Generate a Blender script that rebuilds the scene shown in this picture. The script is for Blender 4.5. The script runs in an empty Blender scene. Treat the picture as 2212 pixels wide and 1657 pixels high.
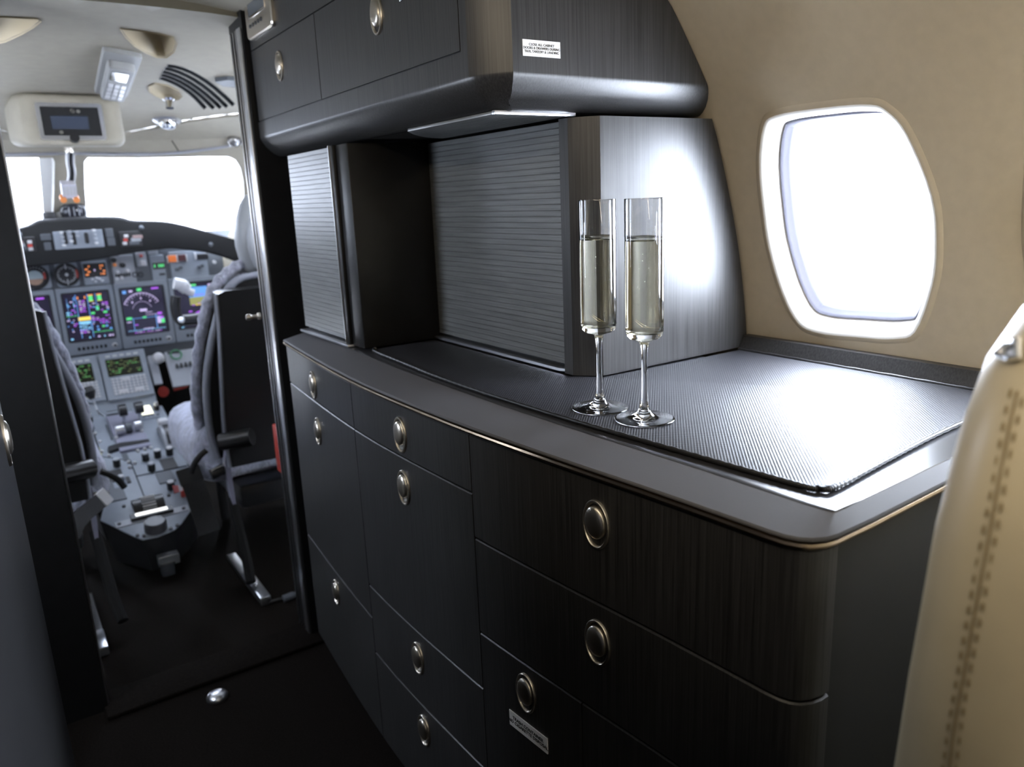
import bpy, bmesh, math, random
from mathutils import Vector, Matrix
from mathutils.geometry import delaunay_2d_cdt
random.seed(7)
PI = math.pi
sc = bpy.context.scene
COL = sc.collection

# ------------------------------------------------------------------ camera
EYE = 1.19                                    # eye height above the aisle floor
CX, CY = 1106.0, 828.5
_a = Vector((-40 - CX, 472 - CY, 0)); _b = Vector((1393 - CX, 7600 - CY, 0))
FPX = math.sqrt(-_a.dot(_b))
_F = Vector((_a.x, _a.y, FPX)).normalized(); _D = Vector((_b.x, _b.y, FPX)).normalized()
_R = _D.cross(_F).normalized()
if _R.x < 0: _R = -_R
M = Matrix((_R, _F, -_D))                     # camera (right, down, forward) -> world
CAM = Vector((0, 0, EYE))
def ray(px, py): return M @ Vector((px - CX, py - CY, FPX))
def px_x(px, py, X): d = ray(px, py); return CAM + d * (X / d.x)
def px_y(px, py, Y): d = ray(px, py); return CAM + d * (Y / d.y)
def px_z(px, py, Z): d = ray(px, py); return CAM + d * ((Z - EYE) / d.z)
def px_pl(px, py, o, n):
    d = ray(px, py); return CAM + d * ((Vector(o) - CAM).dot(n) / d.dot(n))
def px_s(px, py, S, u, v):
    d = ray(px, py).normalized(); t = (S(u, v) - CAM).length
    for _ in range(40):
        p = S(u, v); e = p - (CAM + d * t); h = 1e-4
        su = (S(u + h, v) - p) / h; sv = (S(u, v + h) - p) / h
        J = Matrix((su, sv, -d)).transposed()
        s = J.inverted_safe() @ (-e)
        k = min(1, .3 / max(s.length, 1e-9))
        u += s.x * k; v += s.y * k; t += s.z * k
        if s.length < 1e-7: break
    return u, v

cam = bpy.data.cameras.new('camera'); co = bpy.data.objects.new('camera', cam); COL.objects.link(co)
cam.sensor_width = 36; cam.lens = FPX / 2212 * 36; cam.clip_start = .02
r, dn, fw = M.col[0], M.col[1], M.col[2]
co.matrix_world = Matrix(((r.x, -dn.x, -fw.x, 0), (r.y, -dn.y, -fw.y, 0), (r.z, -dn.z, -fw.z, EYE), (0, 0, 0, 1)))
cam.dof.use_dof = True; cam.dof.focus_distance = 1.02; cam.dof.aperture_fstop = 5.0
sc.camera = co

# ------------------------------------------------------------------ materials
def mat(name, col=(.5, .5, .5), rough=.5, metal=0, spec=.5, coat=0, emit=None, es=1, noise=None, bump=None, aniso=0, sheen=0):
    """noise=(scale xyz, amount, detail) varies the colour; bump=(scale xyz, strength, distance)"""
    m = bpy.data.materials.new(name); m.use_nodes = True; nt = m.node_tree; b = nt.nodes['Principled BSDF']
    b.inputs['Base Color'].default_value = (*col, 1); b.inputs['Roughness'].default_value = rough
    b.inputs['Metallic'].default_value = metal; b.inputs['Specular IOR Level'].default_value = spec
    b.inputs['Coat Weight'].default_value = coat; b.inputs['Coat Roughness'].default_value = .15
    b.inputs['Anisotropic'].default_value = aniso
    if sheen: b.inputs['Sheen Weight'].default_value = sheen; b.inputs['Sheen Roughness'].default_value = .4
    if emit: b.inputs['Emission Color'].default_value = (*emit, 1); b.inputs['Emission Strength'].default_value = es
    def coords(s):
        tc = nt.nodes.new('ShaderNodeTexCoord'); mp = nt.nodes.new('ShaderNodeMapping')
        mp.inputs['Scale'].default_value = s; nt.links.new(tc.outputs['Object'], mp.inputs['Vector']); return mp.outputs['Vector']
    if noise:
        s, amt, det = noise
        n = nt.nodes.new('ShaderNodeTexNoise'); n.inputs['Scale'].default_value = 1; n.inputs['Detail'].default_value = det
        nt.links.new(coords(s), n.inputs['Vector'])
        rp = nt.nodes.new('ShaderNodeValToRGB'); e = rp.color_ramp.elements
        e[0].position = .3; e[1].position = .7
        e[0].color = (*[c * (1 - amt) for c in col], 1); e[1].color = (*[min(1, c * (1 + amt)) for c in col], 1)
        nt.links.new(n.outputs['Fac'], rp.inputs['Fac']); nt.links.new(rp.outputs['Color'], b.inputs['Base Color'])
    if bump:
        s, st, dist = bump
        n = nt.nodes.new('ShaderNodeTexNoise'); n.inputs['Scale'].default_value = 1; n.inputs['Detail'].default_value = 3
        nt.links.new(coords(s), n.inputs['Vector'])
        bp = nt.nodes.new('ShaderNodeBump'); bp.inputs['Strength'].default_value = st; bp.inputs['Distance'].default_value = dist
        nt.links.new(n.outputs['Fac'], bp.inputs['Height']); nt.links.new(bp.outputs['Normal'], b.inputs['Normal'])
    return m
VEN = mat('charcoal_veneer', (.025, .0243, .0243), .38, noise=((420, 420, 7), .55, 4), bump=((500, 500, 8), .15, .0004), spec=.55)
VENH = mat('charcoal_veneer_crossgrain', (.095, .099, .10), .36, noise=((60, 12, 500), .4, 4), bump=((60, 10, 500), .15, .0004), spec=1)
BODY = mat('cabinet_carcass', (.008, .008, .008), .5)
DARK = mat('black_laminate', (.005, .0048, .0048), .42, spec=.35, noise=((40, 40, 40), .2, 2))
LEA = mat('black_leather_trim', (.085, .083, .088), .6, spec=.2, bump=((900, 900, 900), .15, .0004))
NICK = mat('satin_nickel', (.62, .57, .49), .32, metal=1)
CHR = mat('polished_chrome', (.82, .83, .85), .12, metal=1)
ALU = mat('brushed_aluminium', (.66, .67, .7), .32, metal=1)
BRZ = mat('bronze_bead', (.42, .33, .24), .25, metal=1)
WALL = mat('beige_wall_panel', (.43, .365, .27), .6, noise=((60, 60, 60), .03, 3), bump=((700, 700, 700), .12, .0005))
HEAD = mat('headliner_fabric', (.33, .30, .238), .75, noise=((30, 30, 30), .04, 3), bump=((600, 600, 600), .15, .0006))
RECESS = mat('tan_recess_plastic', (.40, .33, .21), .5)
WHT = mat('white_window_plastic', (.78, .77, .74), .35)
RUB = mat('grey_rubber_seal', (.16, .16, .20), .35)
BLK = mat('black_plastic', (.012, .012, .013), .38)
BLKM = mat('matte_black_plastic', (.010, .010, .010), .7, spec=.15)
HOOD = mat('glareshield_vinyl', (.010, .010, .0105), .6, spec=.3, bump=((800, 800, 800), .2, .0005))
CREAM = mat('cream_leather', (.50, .435, .30), .38, noise=((25, 25, 25), .04, 3), bump=((500, 500, 500), .12, .0006))
THR = mat('brown_thread', (.26, .20, .11), .7)
CARP = mat('dark_brown_carpet', (.008, .0062, .005), .95, spec=.05, noise=((220, 220, 220), .5, 4), bump=((500, 500, 500), .7, .004))
GREY = mat('grey_panel_paint', (.22, .245, .28), .5, noise=((20, 20, 20), .05, 3))
GREYL = mat('pale_grey_panel_paint', (.30, .315, .34), .45)
GREYD = mat('dark_grey_panel_paint', (.075, .083, .095), .5)
SHEEP = mat('blue_grey_sheepskin', (.42, .44, .54), .95, noise=((28, 28, 28), .3, 6), bump=((90, 90, 90), .9, .012), sheen=.5)
PIPE = mat('grey_vinyl_piping', (.28, .30, .36), .5)
STK = mat('white_label', (.86, .86, .86), .5)
INK = mat('black_ink', (.01, .01, .01), .6)
RED = mat('red_enamel', (.45, .05, .035), .4)
ORG = mat('orange_plastic', (.8, .28, .08), .5)
WHP = mat('white_plastic', (.50, .50, .51), .4)
STRAP = mat('black_webbing', (.015, .015, .016), .8, noise=((300, 300, 300), .4, 2))
LCD = mat('grey_lcd', (.10, .11, .12), .12, spec=.6)
SCRN = mat('dark_display_glass', (.012, .011, .02), .12, emit=(.05, .045, .09), es=.22)
PALE = mat('pale_lit_display', (.6, .6, .5), .3, emit=(.95, .93, .72), es=.9)
def em(n, c, s=.8): return mat('lit_' + n, tuple(x * .3 for x in c), .4, emit=c, es=s)
EB, EC, EG, EM, EY, EW, EO, EOL = (em('blue', (.12, .32, .75), .7), em('cyan', (.25, .6, .9), .7), em('green', (.08, .6, .18), .8), em('magenta', (.35, .08, .65), .8),
                                   em('amber', (.85, .6, .1), .8), em('lilac', (.50, .42, .68), .75), em('orange', (.8, .25, .08), .7), em('olive', (.35, .36, .12), .5))

def nodemat(name):
    m = bpy.data.materials.new(name); m.use_nodes = True; nt = m.node_tree; nt.nodes.clear()
    return m, nt, nt.nodes.new('ShaderNodeOutputMaterial')
def glassmat(name, col, ior, rough=0):
    m, nt, o = nodemat(name); g = nt.nodes.new('ShaderNodeBsdfGlass')
    g.inputs['Color'].default_value = (*col, 1); g.inputs['IOR'].default_value = ior; g.inputs['Roughness'].default_value = rough
    nt.links.new(g.outputs[0], o.inputs[0]); return m
CRY = glassmat('crystal_glass', (.99, .99, .99), 1.5)
WINE = glassmat('pale_sparkling_wine', (.955, .94, .85), 1.34)
def panemat(name, tint):
    m, nt, o = nodemat(name); t = nt.nodes.new('ShaderNodeBsdfTransparent'); g = nt.nodes.new('ShaderNodeBsdfGlossy')
    t.inputs[0].default_value = (*tint, 1); g.inputs['Roughness'].default_value = .02
    f = nt.nodes.new('ShaderNodeLayerWeight'); f.inputs[0].default_value = .5; x = nt.nodes.new('ShaderNodeMixShader')
    pw = nt.nodes.new('ShaderNodeMath'); pw.operation = 'POWER'; pw.inputs[1].default_value = 5; nt.links.new(f.outputs['Facing'], pw.inputs[0])
    ml = nt.nodes.new('ShaderNodeMath'); ml.operation = 'MULTIPLY_ADD'; ml.inputs[1].default_value = .9; ml.inputs[2].default_value = .05; nt.links.new(pw.outputs[0], ml.inputs[0])
    nt.links.new(ml.outputs[0], x.inputs[0]); nt.links.new(t.outputs[0], x.inputs[1]); nt.links.new(g.outputs[0], x.inputs[2])
    nt.links.new(x.outputs[0], o.inputs[0]); return m
PANE = panemat('window_pane', (.96, .97, .98)); SHIELD = panemat('tinted_windshield', (.33, .34, .36))
def weavemat():
    m = mat('woven_rubber', (.012, .012, .016), .48, spec=.8); nt = m.node_tree; b = nt.nodes['Principled BSDF']
    tc = nt.nodes.new('ShaderNodeTexCoord'); s = nt.nodes.new('ShaderNodeSeparateXYZ'); nt.links.new(tc.outputs['Object'], s.inputs[0])
    def wave(out, k):
        a = nt.nodes.new('ShaderNodeMath'); a.operation = 'MULTIPLY'; a.inputs[1].default_value = k; nt.links.new(out, a.inputs[0])
        q = nt.nodes.new('ShaderNodeMath'); q.operation = 'SINE'; nt.links.new(a.outputs[0], q.inputs[0]); return q.outputs[0]
    p = nt.nodes.new('ShaderNodeMath'); p.operation = 'MULTIPLY'
    K = 2 * PI / .0048
    nt.links.new(wave(s.outputs[0], K), p.inputs[0]); nt.links.new(wave(s.outputs[1], K), p.inputs[1])
    bp = nt.nodes.new('ShaderNodeBump'); bp.inputs['Strength'].default_value = .35; bp.inputs['Distance'].default_value = .0007
    nt.links.new(p.outputs[0], bp.inputs['Height']); nt.links.new(bp.outputs['Normal'], b.inputs['Normal']); return m
WEAVE = weavemat()

# ------------------------------------------------------------------ builders
WL = {}
def tag(o, label=None, cat=None, group=None, kind=None):
    if label: o['label'] = label
    if cat: o['category'] = cat
    if group: o['group'] = group
    if kind: o['kind'] = kind
    return o
def thing(name, loc, label, cat, group=None):
    o = bpy.data.objects.new(name, None); COL.objects.link(o); o.location = loc; WL[o] = Vector(loc); o.empty_display_size = .05
    return tag(o, label, cat, group)
def obj(name, bm, mats, parent=None, smooth=35, label=None):
    if not isinstance(mats, (list, tuple)): mats = [mats]
    bmesh.ops.recalc_face_normals(bm, faces=bm.faces)
    me = bpy.data.meshes.new(name)
    xs = [v.co for v in bm.verts]
    c = Vector(((min(p.x for p in xs) + max(p.x for p in xs)) / 2, (min(p.y for p in xs) + max(p.y for p in xs)) / 2, min(p.z for p in xs)))
    bmesh.ops.translate(bm, verts=bm.verts, vec=-c)
    bm.to_mesh(me); bm.free()
    for m in mats: me.materials.append(m)
    if smooth:
        me.shade_smooth(); me.set_sharp_from_angle(angle=math.radians(smooth))
    o = bpy.data.objects.new(name, me); COL.objects.link(o); WL[o] = c.copy()
    if parent: o.parent = parent; o.location = c - WL[parent]
    else: o.location = c
    if label: o['label'] = label
    return o
def struct(name, bm, mats, parent=None, smooth=35):
    o = obj(name, bm, mats, parent, smooth)
    if not parent: o['kind'] = 'structure'
    return o
def again(o, name, at, parent, rot=None):
    c = o.copy(); c.name = name; COL.objects.link(c); c.parent = parent
    c.location = Vector(at) - (WL[parent] if parent else Vector((0, 0, 0))); WL[c] = Vector(at)
    if rot: c.rotation_euler = rot
    return c
B = bmesh.new
def setmi(bm, n0, mi):
    bm.faces.ensure_lookup_table()
    for f in bm.faces[n0:]: f.material_index = mi
def box(bm, x0, x1, y0, y1, z0, z1, bev=0, mi=0, seg=2):
    n0 = len(bm.faces)
    t = bmesh.new() if bev else bm
    v = [t.verts.new((x, y, z)) for z in (z0, z1) for y in (y0, y1) for x in (x0, x1)]
    for f in ((0, 1, 3, 2), (4, 6, 7, 5), (0, 4, 5, 1), (2, 3, 7, 6), (0, 2, 6, 4), (1, 5, 7, 3)): t.faces.new([v[i] for i in f])
    if bev:
        bmesh.ops.bevel(t, geom=t.edges[:], offset=bev, segments=seg, affect='EDGES', profile=.5)
        merge(bm, t)
    setmi(bm, n0, mi)
def merge(bm, t):
    mp = {v: bm.verts.new(v.co) for v in t.verts}
    for f in t.faces:
        try: bm.faces.new([mp[v] for v in f.verts]).material_index = f.material_index
        except ValueError: pass
    t.free()
def rings(bm, rs, closed=True, cap0=True, cap1=True, mi=0):
    n0 = len(bm.faces)
    vs = [[bm.verts.new(p) for p in q] for q in rs]
    n = len(vs[0])
    for a, b in zip(vs, vs[1:]):
        for i in range(n if closed else n - 1):
            j = (i + 1) % n
            try: bm.faces.new((a[i], a[j], b[j], b[i]))
            except ValueError: pass
    if cap0: bm.faces.new(vs[0][::-1])
    if cap1: bm.faces.new(vs[-1])
    setmi(bm, n0, mi)
    return vs
def prism(bm, poly, vec, mi=0):
    vec = Vector(vec); rings(bm, [[Vector(p) for p in poly], [Vector(p) + vec for p in poly]], mi=mi)
def tube(bm, pts, rad, n=10, closed=False, mi=0):
    pts = [Vector(p) for p in pts]; k = len(pts); rs = []
    prev = None
    for i, p in enumerate(pts):
        a = pts[(i - 1) % k] if closed or i else p; b = pts[(i + 1) % k] if closed or i < k - 1 else p
        t = (b - a).normalized()
        if prev is None:
            prev = t.orthogonal().normalized()
        prev = (prev - t * prev.dot(t)).normalized(); q = t.cross(prev)
        rr = rad[i] if isinstance(rad, (list, tuple)) else rad
        rs.append([p + (prev * math.cos(2 * PI * j / n) + q * math.sin(2 * PI * j / n)) * rr for j in range(n)])
    if closed: rs.append(rs[0])
    if closed:
        n0 = len(bm.faces); vs = [[bm.verts.new(p) for p in q] for q in rs[:-1]]; vs.append(vs[0])
        for a, b in zip(vs, vs[1:]):
            for i in range(n): bm.faces.new((a[i], a[(i + 1) % n], b[(i + 1) % n], b[i]))
        setmi(bm, n0, mi)
    else: rings(bm, rs, mi=mi)
def lathe(bm, prof, c, seg=48, mi=0, axis=None, cap=False):
    c = Vector(c); ax = (Vector(axis) if axis else Vector((0, 0, 1))).normalized(); u = ax.orthogonal().normalized(); w = ax.cross(u)
    if not axis: u, w = Vector((1, 0, 0)), Vector((0, 1, 0))
    n0 = len(bm.faces); vs = []
    for (r_, z) in prof:
        if r_ < 1e-6: vs.append([bm.verts.new(c + ax * z)])
        else: vs.append([bm.verts.new(c + ax * z + (u * math.cos(2 * PI * i / seg) + w * math.sin(2 * PI * i / seg)) * r_) for i in range(seg)])
    for a, b in zip(vs, vs[1:]):
        for i in range(seg):
            j = (i + 1) % seg
            q = [a[i % len(a)], a[j % len(a)], b[j % len(b)], b[i % len(b)]]
            q = list(dict.fromkeys(q))
            if len(q) > 2: bm.faces.new(q)
    setmi(bm, n0, mi)
class Fr:
    """a flat face to mount things on: origin, right, up, outward normal"""
    def __init__(s, o, u, v): s.o = Vector(o); s.u = Vector(u).normalized(); s.v = Vector(v).normalized(); s.n = s.u.cross(s.v)
    def p(s, u, v, n=0): return s.o + s.u * u + s.v * v + s.n * n
    def pick(s, px, py):
        q = px_pl(px, py, s.o, s.n) - s.o; return q.dot(s.u), q.dot(s.v)
    def rect(s, tl, br):
        a, b = s.pick(*tl), s.pick(*br); return min(a[0], b[0]), max(a[0], b[0]), min(a[1], b[1]), max(a[1], b[1])
def rr(u0, u1, v0, v1, r, seg=4):
    r = min(r, (u1 - u0) / 2 - 1e-5, (v1 - v0) / 2 - 1e-5)
    if r <= 0: return [(u0, v0), (u1, v0), (u1, v1), (u0, v1)]
    out = []
    for cx, cy, a in ((u1 - r, v0 + r, -PI / 2), (u1 - r, v1 - r, 0), (u0 + r, v1 - r, PI / 2), (u0 + r, v0 + r, PI)):
        out += [(cx + r * math.cos(a + PI / 2 * i / seg), cy + r * math.sin(a + PI / 2 * i / seg)) for i in range(seg + 1)]
    return out
def plate(bm, fr, R, n0, n1, r=0, mi=0, ch=0):
    u0, u1, v0, v1 = R
    q = [[fr.p(*a, n0) for a in rr(u0, u1, v0, v1, r)]]
    if ch:
        q.append([fr.p(*a, n1 - ch) for a in rr(u0, u1, v0, v1, r)]); q.append([fr.p(*a, n1) for a in rr(u0 + ch, u1 - ch, v0 + ch, v1 - ch, max(1e-4, r - ch) if r else 0)])
    else: q.append([fr.p(*a, n1) for a in rr(u0, u1, v0, v1, r)])
    rings(bm, q, mi=mi)
def frame(bm, fr, R, w, n0, n1, r=.004, mi=0, ri=.002):
    """a rectangular ring of width w (or (left,right,bottom,top))"""
    u0, u1, v0, v1 = R; wl, wr, wb, wt = w if isinstance(w, tuple) else (w,) * 4
    o = rr(u0, u1, v0, v1, r); i = rr(u0 + wl, u1 - wr, v0 + wb, v1 - wt, ri)
    n_ = len(bm.faces)
    V = [[bm.verts.new(fr.p(*a, n)) for a in q] for q, n in ((o, n0), (o, n1), (i, n1), (i, n0))]
    for a, b in zip(V, V[1:] + V[:1]):
        for k in range(len(o)): bm.faces.new((a[k], a[(k + 1) % len(o)], b[(k + 1) % len(o)], b[k]))
    setmi(bm, n_, mi)
def disc(bm, fr, u, v, r, n0, n1, seg=24, mi=0, top=None, ch=0):
    prof = [(0, n0), (r, n0), (r, n1 - ch), (top if top else r - ch, n1), (0, n1)]
    n_ = len(bm.faces); t = bmesh.new(); vs = []
    for q, z in prof:
        vs.append([bm.verts.new(fr.p(u + q * math.cos(2 * PI * i / seg), v + q * math.sin(2 * PI * i / seg), z)) for i in range(seg)] if q > 1e-6 else [bm.verts.new(fr.p(u, v, z))])
    for a, b in zip(vs, vs[1:]):
        for i in range(seg):
            q = list(dict.fromkeys([a[i % len(a)], a[(i + 1) % seg % len(a)], b[(i + 1) % seg % len(b)], b[i % len(b)]]))
            if len(q) > 2: bm.faces.new(q)
    t.free(); setmi(bm, n_, mi)
def inset(poly, d):
    """shrink a closed 2-D polygon by d"""
    n = len(poly); A = sum(poly[i][0] * poly[(i + 1) % n][1] - poly[(i + 1) % n][0] * poly[i][1] for i in range(n)); s = 1 if A > 0 else -1
    out = []
    for i in range(n):
        a, b, c = Vector(poly[i - 1]), Vector(poly[i]), Vector(poly[(i + 1) % n])
        e, f = (b - a).normalized(), (c - b).normalized(); n1, n2 = Vector((-e.y, e.x)) * s, Vector((-f.y, f.x)) * s
        m_ = (n1 + n2).normalized(); k = d / max(.4, m_.dot(n1)); out.append((b.x + m_.x * k, b.y + m_.y * k))
    return out
def smooth_loop(pts, n=6):
    """closed Catmull-Rom through 2-D points"""
    out = []; k = len(pts)
    for i in range(k):
        p0, p1, p2, p3 = (Vector(pts[(i + j) % k]) for j in (-1, 0, 1, 2))
        for t in [j / n for j in range(n)]:
            q = .5 * (2 * p1 + (p2 - p0) * t + (2 * p0 - 5 * p1 + 4 * p2 - p3) * t * t + (-p0 + 3 * p1 - 3 * p2 + p3) * t ** 3); out.append((q[0], q[1]))
    return out
def smooth_line(pts, n=8):
    out = []; k = len(pts); P = [Vector(p) for p in pts]
    for i in range(k - 1):
        p0, p1, p2, p3 = P[max(i - 1, 0)], P[i], P[i + 1], P[min(i + 2, k - 1)]
        for t in [j / n for j in range(n)]:
            out.append(.5 * (2 * p1 + (p2 - p0) * t + (2 * p0 - 5 * p1 + 4 * p2 - p3) * t * t + (-p0 + 3 * p1 - 3 * p2 + p3) * t ** 3))
    out.append(P[-1]); return out
def interp(x, tab):
    """smooth interpolation through (x, y) knots"""
    if x <= tab[0][0]: i = 0
    elif x >= tab[-1][0]: i = len(tab) - 2
    else: i = max(j for j in range(len(tab) - 1) if tab[j][0] <= x)
    def sl(j):
        if j <= 0: return (tab[1][1] - tab[0][1]) / (tab[1][0] - tab[0][0])
        if j >= len(tab) - 1: return (tab[-1][1] - tab[-2][1]) / (tab[-1][0] - tab[-2][0])
        return (tab[j + 1][1] - tab[j - 1][1]) / (tab[j + 1][0] - tab[j - 1][0])
    (x0, y0), (x1, y1) = tab[i], tab[i + 1]; h = x1 - x0; t = (x - x0) / h
    if t < 0: return y0 + sl(0) * (x - x0)
    if t > 1: return y1 + sl(len(tab) - 1) * (x - x1)
    a, b = sl(i) * h, sl(i + 1) * h
    return (2 * t ** 3 - 3 * t * t + 1) * y0 + (t ** 3 - 2 * t * t + t) * a + (-2 * t ** 3 + 3 * t * t) * y1 + (t ** 3 - t * t) * b
def inside(p, poly):
    c = False; n = len(poly)
    for i in range(n):
        a, b = poly[i], poly[i - 1]
        if (a[1] > p[1]) != (b[1] > p[1]) and p[0] < (b[0] - a[0]) * (p[1] - a[1]) / (b[1] - a[1]) + a[0]: c = not c
    return c
def surface(S, outline, holes, step, thick=None, mi=0):
    """mesh the parametric surface S(u, v) inside outline with holes left open"""
    vs, es = [], []
    fine = []
    for i, a in enumerate(outline):
        b = outline[(i + 1) % len(outline)]; k = max(1, math.ceil((Vector(b) - Vector(a)).length / step))
        fine += [(a[0] + (b[0] - a[0]) * j / k, a[1] + (b[1] - a[1]) * j / k) for j in range(k)]
    outline = fine
    for lp in [outline] + holes:
        s = len(vs); vs += [Vector(p) for p in lp]; es += [(s + i, s + (i + 1) % len(lp)) for i in range(len(lp))]
    us = [p[0] for p in outline]; ws = [p[1] for p in outline]
    nu = max(2, int((max(us) - min(us)) / step)); nv = max(2, int((max(ws) - min(ws)) / step))
    for i in range(nu + 1):
        for j in range(nv + 1):
            p = (min(us) + (max(us) - min(us)) * i / nu + 1e-4 * random.random(), min(ws) + (max(ws) - min(ws)) * j / nv + 1e-4 * random.random())
            if inside(p, outline) and not any(inside(p, h) for h in holes): vs.append(Vector(p))
    ov, _, of, _, _, _ = delaunay_2d_cdt(vs, es, [], 0, 1e-6)
    bm = B(); bv = [bm.verts.new(S(p.x, p.y)) for p in ov]
    for f in of:
        c = sum((ov[i] for i in f), Vector((0, 0))) / len(f)
        if inside(c, outline) and not any(inside(c, h) for h in holes):
            bm.faces.new([bv[i] for i in f]).material_index = mi
    bmesh.ops.delete(bm, geom=[v for v in bm.verts if not v.link_faces], context='VERTS')
    return bm
def snormal(S, u, v, h=1e-3):
    return (S(u + h, v) - S(u - h, v)).cross(S(u, v + h) - S(u, v - h)).normalized()
def text_mesh(body, size, mid, U, V, N, name, parent, m, gap=1.0):
    cu = bpy.data.curves.new(name, 'FONT'); cu.body = body; cu.size = size; cu.align_x = 'CENTER'; cu.align_y = 'CENTER'; cu.extrude = .0002; cu.space_line = gap
    t = bpy.data.objects.new(name, cu); COL.objects.link(t)
    dg = bpy.context.evaluated_depsgraph_get(); me = bpy.data.meshes.new_from_object(t.evaluated_get(dg)); bpy.data.objects.remove(t)
    bm = B(); bm.from_mesh(me); bpy.data.meshes.remove(me)
    U, V, N = Vector(U), Vector(V), Vector(N)
    for v in bm.verts: v.co = Vector(mid) + U * v.co.x + V * v.co.y + N * v.co.z
    return obj(name, bm, m, parent, smooth=0)

# ------------------------------------------------------------------ cabin shell
XC = .32                                                   # centre line of the fuselage
PROF = [(0, .99), (.25, 1.09), (.55, 1.145), (.78, 1.155), (.92, 1.148), (1.028, 1.131), (1.129, 1.106), (1.247, 1.066), (1.306, 1.041), (1.344, 1.018), (1.408, .972), (1.47, .922), (1.53, .855)]
def wx(z): return interp(z, PROF)
def SR(y, z): return Vector((wx(z), y, z))
def SL(y, z): return Vector((2 * XC - wx(z), y, z))
Y0, Y1 = -2.4, 1.95
bez = smooth_loop([px_s(a, b, SR, .7, 1.2) for a, b in [(1633, 348), (1640, 440), (1654, 535), (1684, 636), (1721, 704), (1769, 728), (1850, 737), (1934, 742), (1988, 724), (2028, 621), (2038, 532), (2028, 419), (1973, 283), (1927, 229), (1882, 211), (1784, 218), (1672, 237), (1642, 268)]], 4)
wcy = sum(p[0] for p in bez) / len(bez)
PITCH = max(p[0] for p in bez) - px_s(2205, 450, SR, .35, 1.2)[0]
holesR = [[(p[0] + k * PITCH, p[1]) for p in bez] for k in (0, -1, -2, -3, -4)]
outl = [(Y0, 0), (Y1, 0), (Y1, 1.53), (Y0, 1.53)]
struct('wall_right', surface(SR, outl, holesR, .06), WALL)
FILLWIN = [(p[0] + 1.615 - wcy, p[1]) for p in bez]                # unseen extra port window, added to light the galley front
holesL = holesR + [FILLWIN]
struct('wall_left', surface(SL, outl, holesL, .06), WALL)
def window(name, S, hole, side):
    """moulded reveal, rubber seal and pane in one opening; side = +1 outward is +x"""
    n = len(hole); bm = B(); rs = []
    cu = sum(p[0] for p in hole) / n; cv = sum(p[1] for p in hole) / n
    nrm = snormal(S, cu, cv); nrm = nrm if nrm.x * side > 0 else -nrm
    for d, dep in ((-.006, .004), (-.001, .0005), (.003, -.002), (.008, -.003), (.013, -.001), (.017, .004), (.020, .010), (.022, .020), (.024, .030)):
        rs.append([S(*p) + nrm * dep for p in inset(hole, d)])
    rings(bm, rs[:4], cap0=False, cap1=False, mi=1); rings(bm, rs[3:], cap0=False, cap1=False)
    bmesh.ops.remove_doubles(bm, verts=bm.verts, dist=1e-6)
    w = struct(name, bm, [WHT, WALL], smooth=60)
    bm = B(); rings(bm, [[S(*p) + nrm * dep for p in inset(hole, d)] for d, dep in ((.024, .030), (.027, .027), (.031, .030), (.034, .038), (.037, .040), (.037, .052))], cap0=False, cap1=False)
    obj('seal', bm, RUB, w, 60)
    bm = B(); rings(bm, [[S(*p) + nrm * dep for p in inset(hole, .030)] for dep in (.044, .049)]); obj('pane', bm, PANE, w)
    L = bpy.data.lights.new('daylight_portal', 'AREA'); L.shape = 'ELLIPSE'; L.size = .36; L.size_y = .28; L.cycles.is_portal = True
    lo = bpy.data.objects.new('daylight_portal', L); COL.objects.link(lo)
    lo.location = S(cu, cv) + nrm * .06; lo.rotation_mode = 'QUATERNION'; lo.rotation_quaternion = nrm.to_track_quat('Z', 'Y')
    return w
for k, h in enumerate(holesR): window('window_%d' % (k + 1), SR, h, 1)
for k, h in enumerate(holesL): window('window_%d' % (k + 6), SL, h, -1)
# ceiling
ctab = [(0, 1.655), (.15, 1.650), (.30, 1.628), (.43, 1.583), (.535, 1.53)]
def SC(x, y): return Vector((x, y, interp(abs(x - XC), ctab)))
bm = B(); xs = [XC - .535 + 1.07 * i / 40 for i in range(41)]
rings(bm, [[SC(x, y) for x in xs] for y in (Y0, Y1 + .03)], closed=False, cap0=False, cap1=False); struct('ceiling', bm, HEAD, smooth=60)
prof_ring = [SR(0, 1.53 * i / 30) for i in range(31)]
sect = [(p.x, p.z) for p in prof_ring] + [(x, SC(x, 0).z) for x in reversed(xs[1:-1])] + [(2 * XC - p.x, p.z) for p in reversed(prof_ring)]
bm = B(); prism(bm, [(x, Y0 - .04, z) for x, z in sect], (0, .04, 0)); struct('wall_back', bm, DARK)
bm = B(); box(bm, -.6, 1.25, Y0, 1.94, -.05, 0); box(bm, -.75, 1.4, 1.94, 4.1, -.05, 0); struct('floor', bm, CARP)
bm = B(); box(bm, .05, .60, 1.90, 2.02, 0, .012, .004); struct('trim_1', bm, CARP)
# forward partitions either side of the cockpit doorway
JX, JY0, JY1 = .578, 1.95, 2.06
sR = [(x, z) for x, z in sect if x > JX + .001]
sR = [(JX, 0)] + [p for p in sR] + [(JX, SC(JX, 0).z)]
bm = B(); prism(bm, [(x, JY0, z) for x, z in sR], (0, JY1 - JY0, 0)); struct('wall_forward_right', bm, DARK)
PX = .057
sLft = [(x, z) for x, z in sect if x < PX - .001]
sLft = [(PX, SC(PX, 0).z)] + sLft + [(PX, 0)]
bm = B(); prism(bm, [(x, JY0, z) for x, z in sLft], (0, JY1 - JY0, 0)); struct('wall_forward_left', bm, DARK)
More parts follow.
